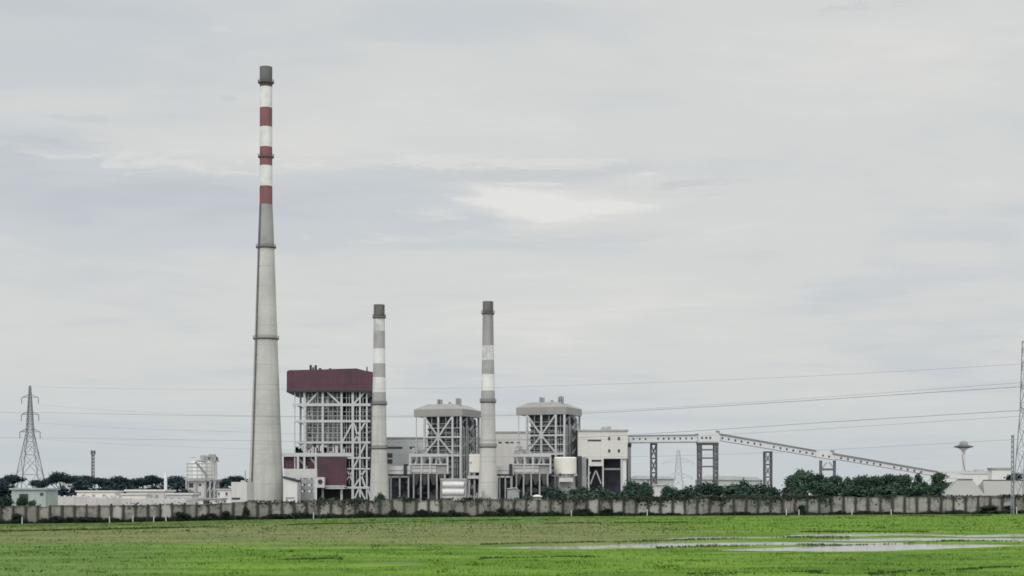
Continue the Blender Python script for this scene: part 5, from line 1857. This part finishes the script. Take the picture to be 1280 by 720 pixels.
G3 = 'dark bushes behind the middle of the wall'
for k, (u, Y, vt, w, lab) in enumerate([
    (692, 255, 604.5, 26, 'dark bush below the cream round tank, leftmost of its row'),
    (712, 250, 607, 30, 'wide dark bush under the right side of the cream round tank'),
    (733, 260, 605, 26, 'dark bush below the dark recess of the cream hall'),
    (752, 250, 602.5, 26, 'dark bush in front of the braced bay of the cream hall'),
    (772, 255, 599.5, 26, 'dark bush covering the foot of the open bay of the cream hall'),
    (791, 260, 597, 24, 'tall dark bush at the right corner of the cream hall'),
    (804, 250, 603, 22, 'dark bush between the hall corner and the first lattice trestle'),
    (811, 262, 596.5, 16, 'upright dark bush at the foot of the first lattice trestle'),
    (834, 262, 600.5, 19, 'small dark bush right of the tiny pale hut'),
    (852, 265, 597, 26, 'dark bush below the faint far pylon'),
    (846, 245, 609, 34, 'low dark bush in front of the one below the far pylon'),
    (872, 262, 599.5, 26, 'dark bush at the left leg of the double trestle'),
    (893, 262, 597.5, 30, 'dark bush at the right leg of the double trestle'),
    (914, 258, 598.5, 30, 'dark bush right of the double trestle'),
    (888, 244, 608, 36, 'low dark bush below the middle of the double trestle'),
    (930, 262, 597.6, 24, 'dark bush midway between double trestle and last lattice trestle'),
    (948, 258, 598.6, 28, 'dark bush left of the last lattice trestle'),
    (964, 262, 602.5, 20, 'dark bush at the foot of the last lattice trestle'),
    (935, 244, 609, 38, 'low dark bush hugging the wall left of the last lattice trestle'),
    (822, 242, 612.5, 30, 'low dark bush in front of the tiny pale hut'),
    (786, 242, 611, 36, 'low dark bush hugging the wall below the hall corner'),
    (742, 242, 611, 36, 'low dark bush hugging the wall below the braced bay'),
    (475, 232, 612.4, 15, 'round dark bush in front of the foot of the left shorter chimney'),
    (657, 236, 613.5, 18, 'small dark bush over the wall right of the pale lean-to shed'),
    (641, 234, 618, 10, 'tiny dark bush over the wall below the pale lean-to shed'),
    (28, 236, 618, 18, 'round dark bush in front of the pale green house archway'),
    (43, 238, 622, 14, 'small dark bush right of the pale green house archway'),
    (4, 236, 618, 26, 'dark bush over the wall at the extreme left edge'),
    (446, 240, 617.5, 22, 'small dark bush under the frame of the maroon boiler house'),
    (412, 240, 614, 26, 'dark bush under the maroon lower wall of the boiler house'),
    (500, 240, 618, 24, 'dark bush under the flue duct right of the left shorter chimney'),
]):
    plant('bush', 'bush', u, Y, vt, w * (1.7 if u > 680 else 1.35), lab, 'bush', G3, ('bush', 'leaf', 'bush', 'leaf', 'leaf_mix')[k % 5], k)

for k, (u, Y, vt, w, lab) in enumerate([
    (978, 250, 604.5, 30, 'pale grey green low bush just right of the last lattice trestle'),
    (1002, 245, 609.5, 34, 'pale grey green low bush over the wall below the tallest light green tree'),
    (1026, 242, 613.5, 30, 'pale grey green low bush hugging the wall below the two legged trestle'),
]):
    plant('bush', 'bush', u, Y, vt, w * 1.6, lab, 'bush', G3, 'vine', k + 1)

# weed clumps growing in front of the wall
G4 = 'dark weed clumps at the foot of the wall'
for k, (u, dv, w, lab) in enumerate([
    (23, 640, 22, 'dark weed clump against the wall below the pale green house'),
    (72, 643, 24, 'low dark weed clump against the wall below the left end of the white shed'),
    (113, 643.5, 34, 'wide dark weed clump against the wall below the cream box building'),
    (226, 638.5, 26, 'tall dark weed clump against the wall left of the silo'),
    (262, 640, 22, 'dark weed clump against the wall directly below the silo'),
    (285, 637, 18, 'dark weed clump against the wall below the stepped white building'),
    (307, 630.5, 12, 'narrow tall weed clump against the wall at the left foot of the tall chimney'),
    (350, 640, 30, 'dark weed clump against the wall at the right foot of the tall chimney'),
    (387, 642, 22, 'low dark weed clump against the wall below the stacked air ducts'),
    (451, 636.5, 12, 'narrow dark weed clump against the wall left of the left shorter chimney'),
    (494, 635, 13, 'dark weed clump against the wall right of the left shorter chimney'),
    (527, 634.5, 12, 'dark weed clump against the wall below the left dust collector'),
    (566, 634, 14, 'dark weed clump against the wall below the white louvred house'),
    (626, 633.5, 15, 'dark weed clump against the wall right of the middle chimney'),
    (731, 634, 26, 'ragged weed clump against the wall below the dark recess of the cream hall'),
    (760, 634, 20, 'ragged weed clump against the wall below the open bay of the cream hall'),
    (1001, 628.5, 14, 'pointed dark weed clump against the wall below the tallest light green tree'),
    (1052, 636, 14, 'small dark weed clump against the wall right of the two legged trestle'),
    (1237, 630.5, 34, 'wide dark weed clump against the wall below the two grey sheds'),
    (1262, 630, 16, 'dark weed clump against the wall at the slender mast'),
]):
    plant('weed_clump', 'bush', u, WALL_Y - 0.9, dv, w * 1.1, lab, 'weeds', G4, 'weed', k + 2)


def weeds_strip():
    """continuous fringe of dark weeds along the wall's foot, and thin creepers over its top"""
    n = 24000
    u = rng.uniform(-60, 1340, n)
    Y = WALL_Y - rng.uniform(0.25, 1.5, n)
    X = (u - 640) * Y / F
    Z = ground_z(X, Y)
    amp = 0.62 + 0.34 * wob(X, X * 0.3, 0.55) + 0.14 * wob(X, X * 0.2, 1.9)
    amp = np.where(u > 780, amp * 0.7, amp * 1.1)
    h = np.clip(amp, 0.10, 1.2) * rng.uniform(0.3, 1.15, n)
    co = blades(X, Y, Z - 0.1, h, rng.uniform(0.10, 0.26, n), h * 0.5)
    me = quads_mesh('weeds', co, np.arange(len(co)).reshape(-1, 4))
    me.materials.append(M['weed'])
    o = bpy.data.objects.new('weeds', me)
    COL.objects.link(o)
    set_props(o, 'ragged fringe of dark weeds along the foot of the wall', 'weeds', kind='stuff')
    # creepers on the top of the wall
    pts = []
    rr = np.random.default_rng(77)
    for k in range(90):
        uc = rr.uniform(-20, 1300) if k < 50 else rr.uniform(690, 1040)
        x = UX(uc, WALL_Y)
        zt = float(foot_z(np.array(x))) + 2.35
        m_ = int(rr.uniform(30, 90))
        w_, d_ = rr.uniform(0.3, 1.3), rr.uniform(0.15, 0.8)
        pts.append(np.stack([x + rr.normal(0, w_, m_), np.full(m_, WALL_Y) + rr.normal(-0.05, 0.15, m_), zt - np.abs(rr.normal(0, d_, m_)) + 0.15], 1))
    p = np.concatenate(pts)
    n = len(p)
    a = rr.normal(size=(n, 3))
    a /= np.linalg.norm(a, axis=1)[:, None]
    b_ = np.cross(a, rr.normal(size=(n, 3)))
    b_ /= np.linalg.norm(b_, axis=1)[:, None]
    s_ = rr.uniform(0.08, 0.2, n)[:, None]
    co = np.stack([p - a * s_, p + b_ * s_ * 0.7, p + a * s_, p - b_ * s_ * 0.7], 1).reshape(-1, 3)
    me = quads_mesh('creepers', co, np.arange(len(co)).reshape(-1, 4))
    me.materials.append(M['vine'])
    o = bpy.data.objects.new('creepers', me)
    COL.objects.link(o)
    set_props(o, 'grey green creepers hanging over the top of the wall', 'creepers', kind='stuff')


weeds_strip()

# pale stakes in front of the wall
for u, hpx, lab in [(27.5, 9, 'short pale stake before the wall below the pale green house'), (137, 8, 'short pale stake before the wall below the right end of the cream box building'),
                    (166, 8, 'short pale stake before the wall below the bright cream annexe'), (192, 7, 'short pale stake before the wall just left of the white pole'),
                    (207.5, 7, 'short pale stake before the wall directly under the white pole'), (392, 8, 'short pale stake before the wall below the stacked air ducts'),
                    (714, 8, 'short pale stake before the wall below the cream round tank'), (809, 8, 'short pale stake before the wall below the first lattice trestle'),
                    (983, 8, 'short pale stake before the wall just left of the pointed weed clump'), (998.5, 7, 'short pale stake before the wall touching the pointed weed clump'),
                    (1065, 8, 'short pale stake before the wall right of the two legged trestle'), (1114, 7, 'short pale stake before the wall below the rounded tree at the slope end'),
                    (1271, 9, 'short pale stake before the wall at the right edge of the photo')]:
    Ys = WALL_Y - 2.2
    x = UX(u, Ys)
    z = float(ground_z(np.array([x]), np.array([Ys]))[0])
    mb = MB().bar((x, Ys, z - 0.2), (x + random.uniform(-0.05, 0.05), Ys, z + hpx * Ys / F), 0.11, 0.11)
    o = mb.build('stake', M['peg'])
    set_props(o, lab, 'stake', 'pale stakes in front of the wall')
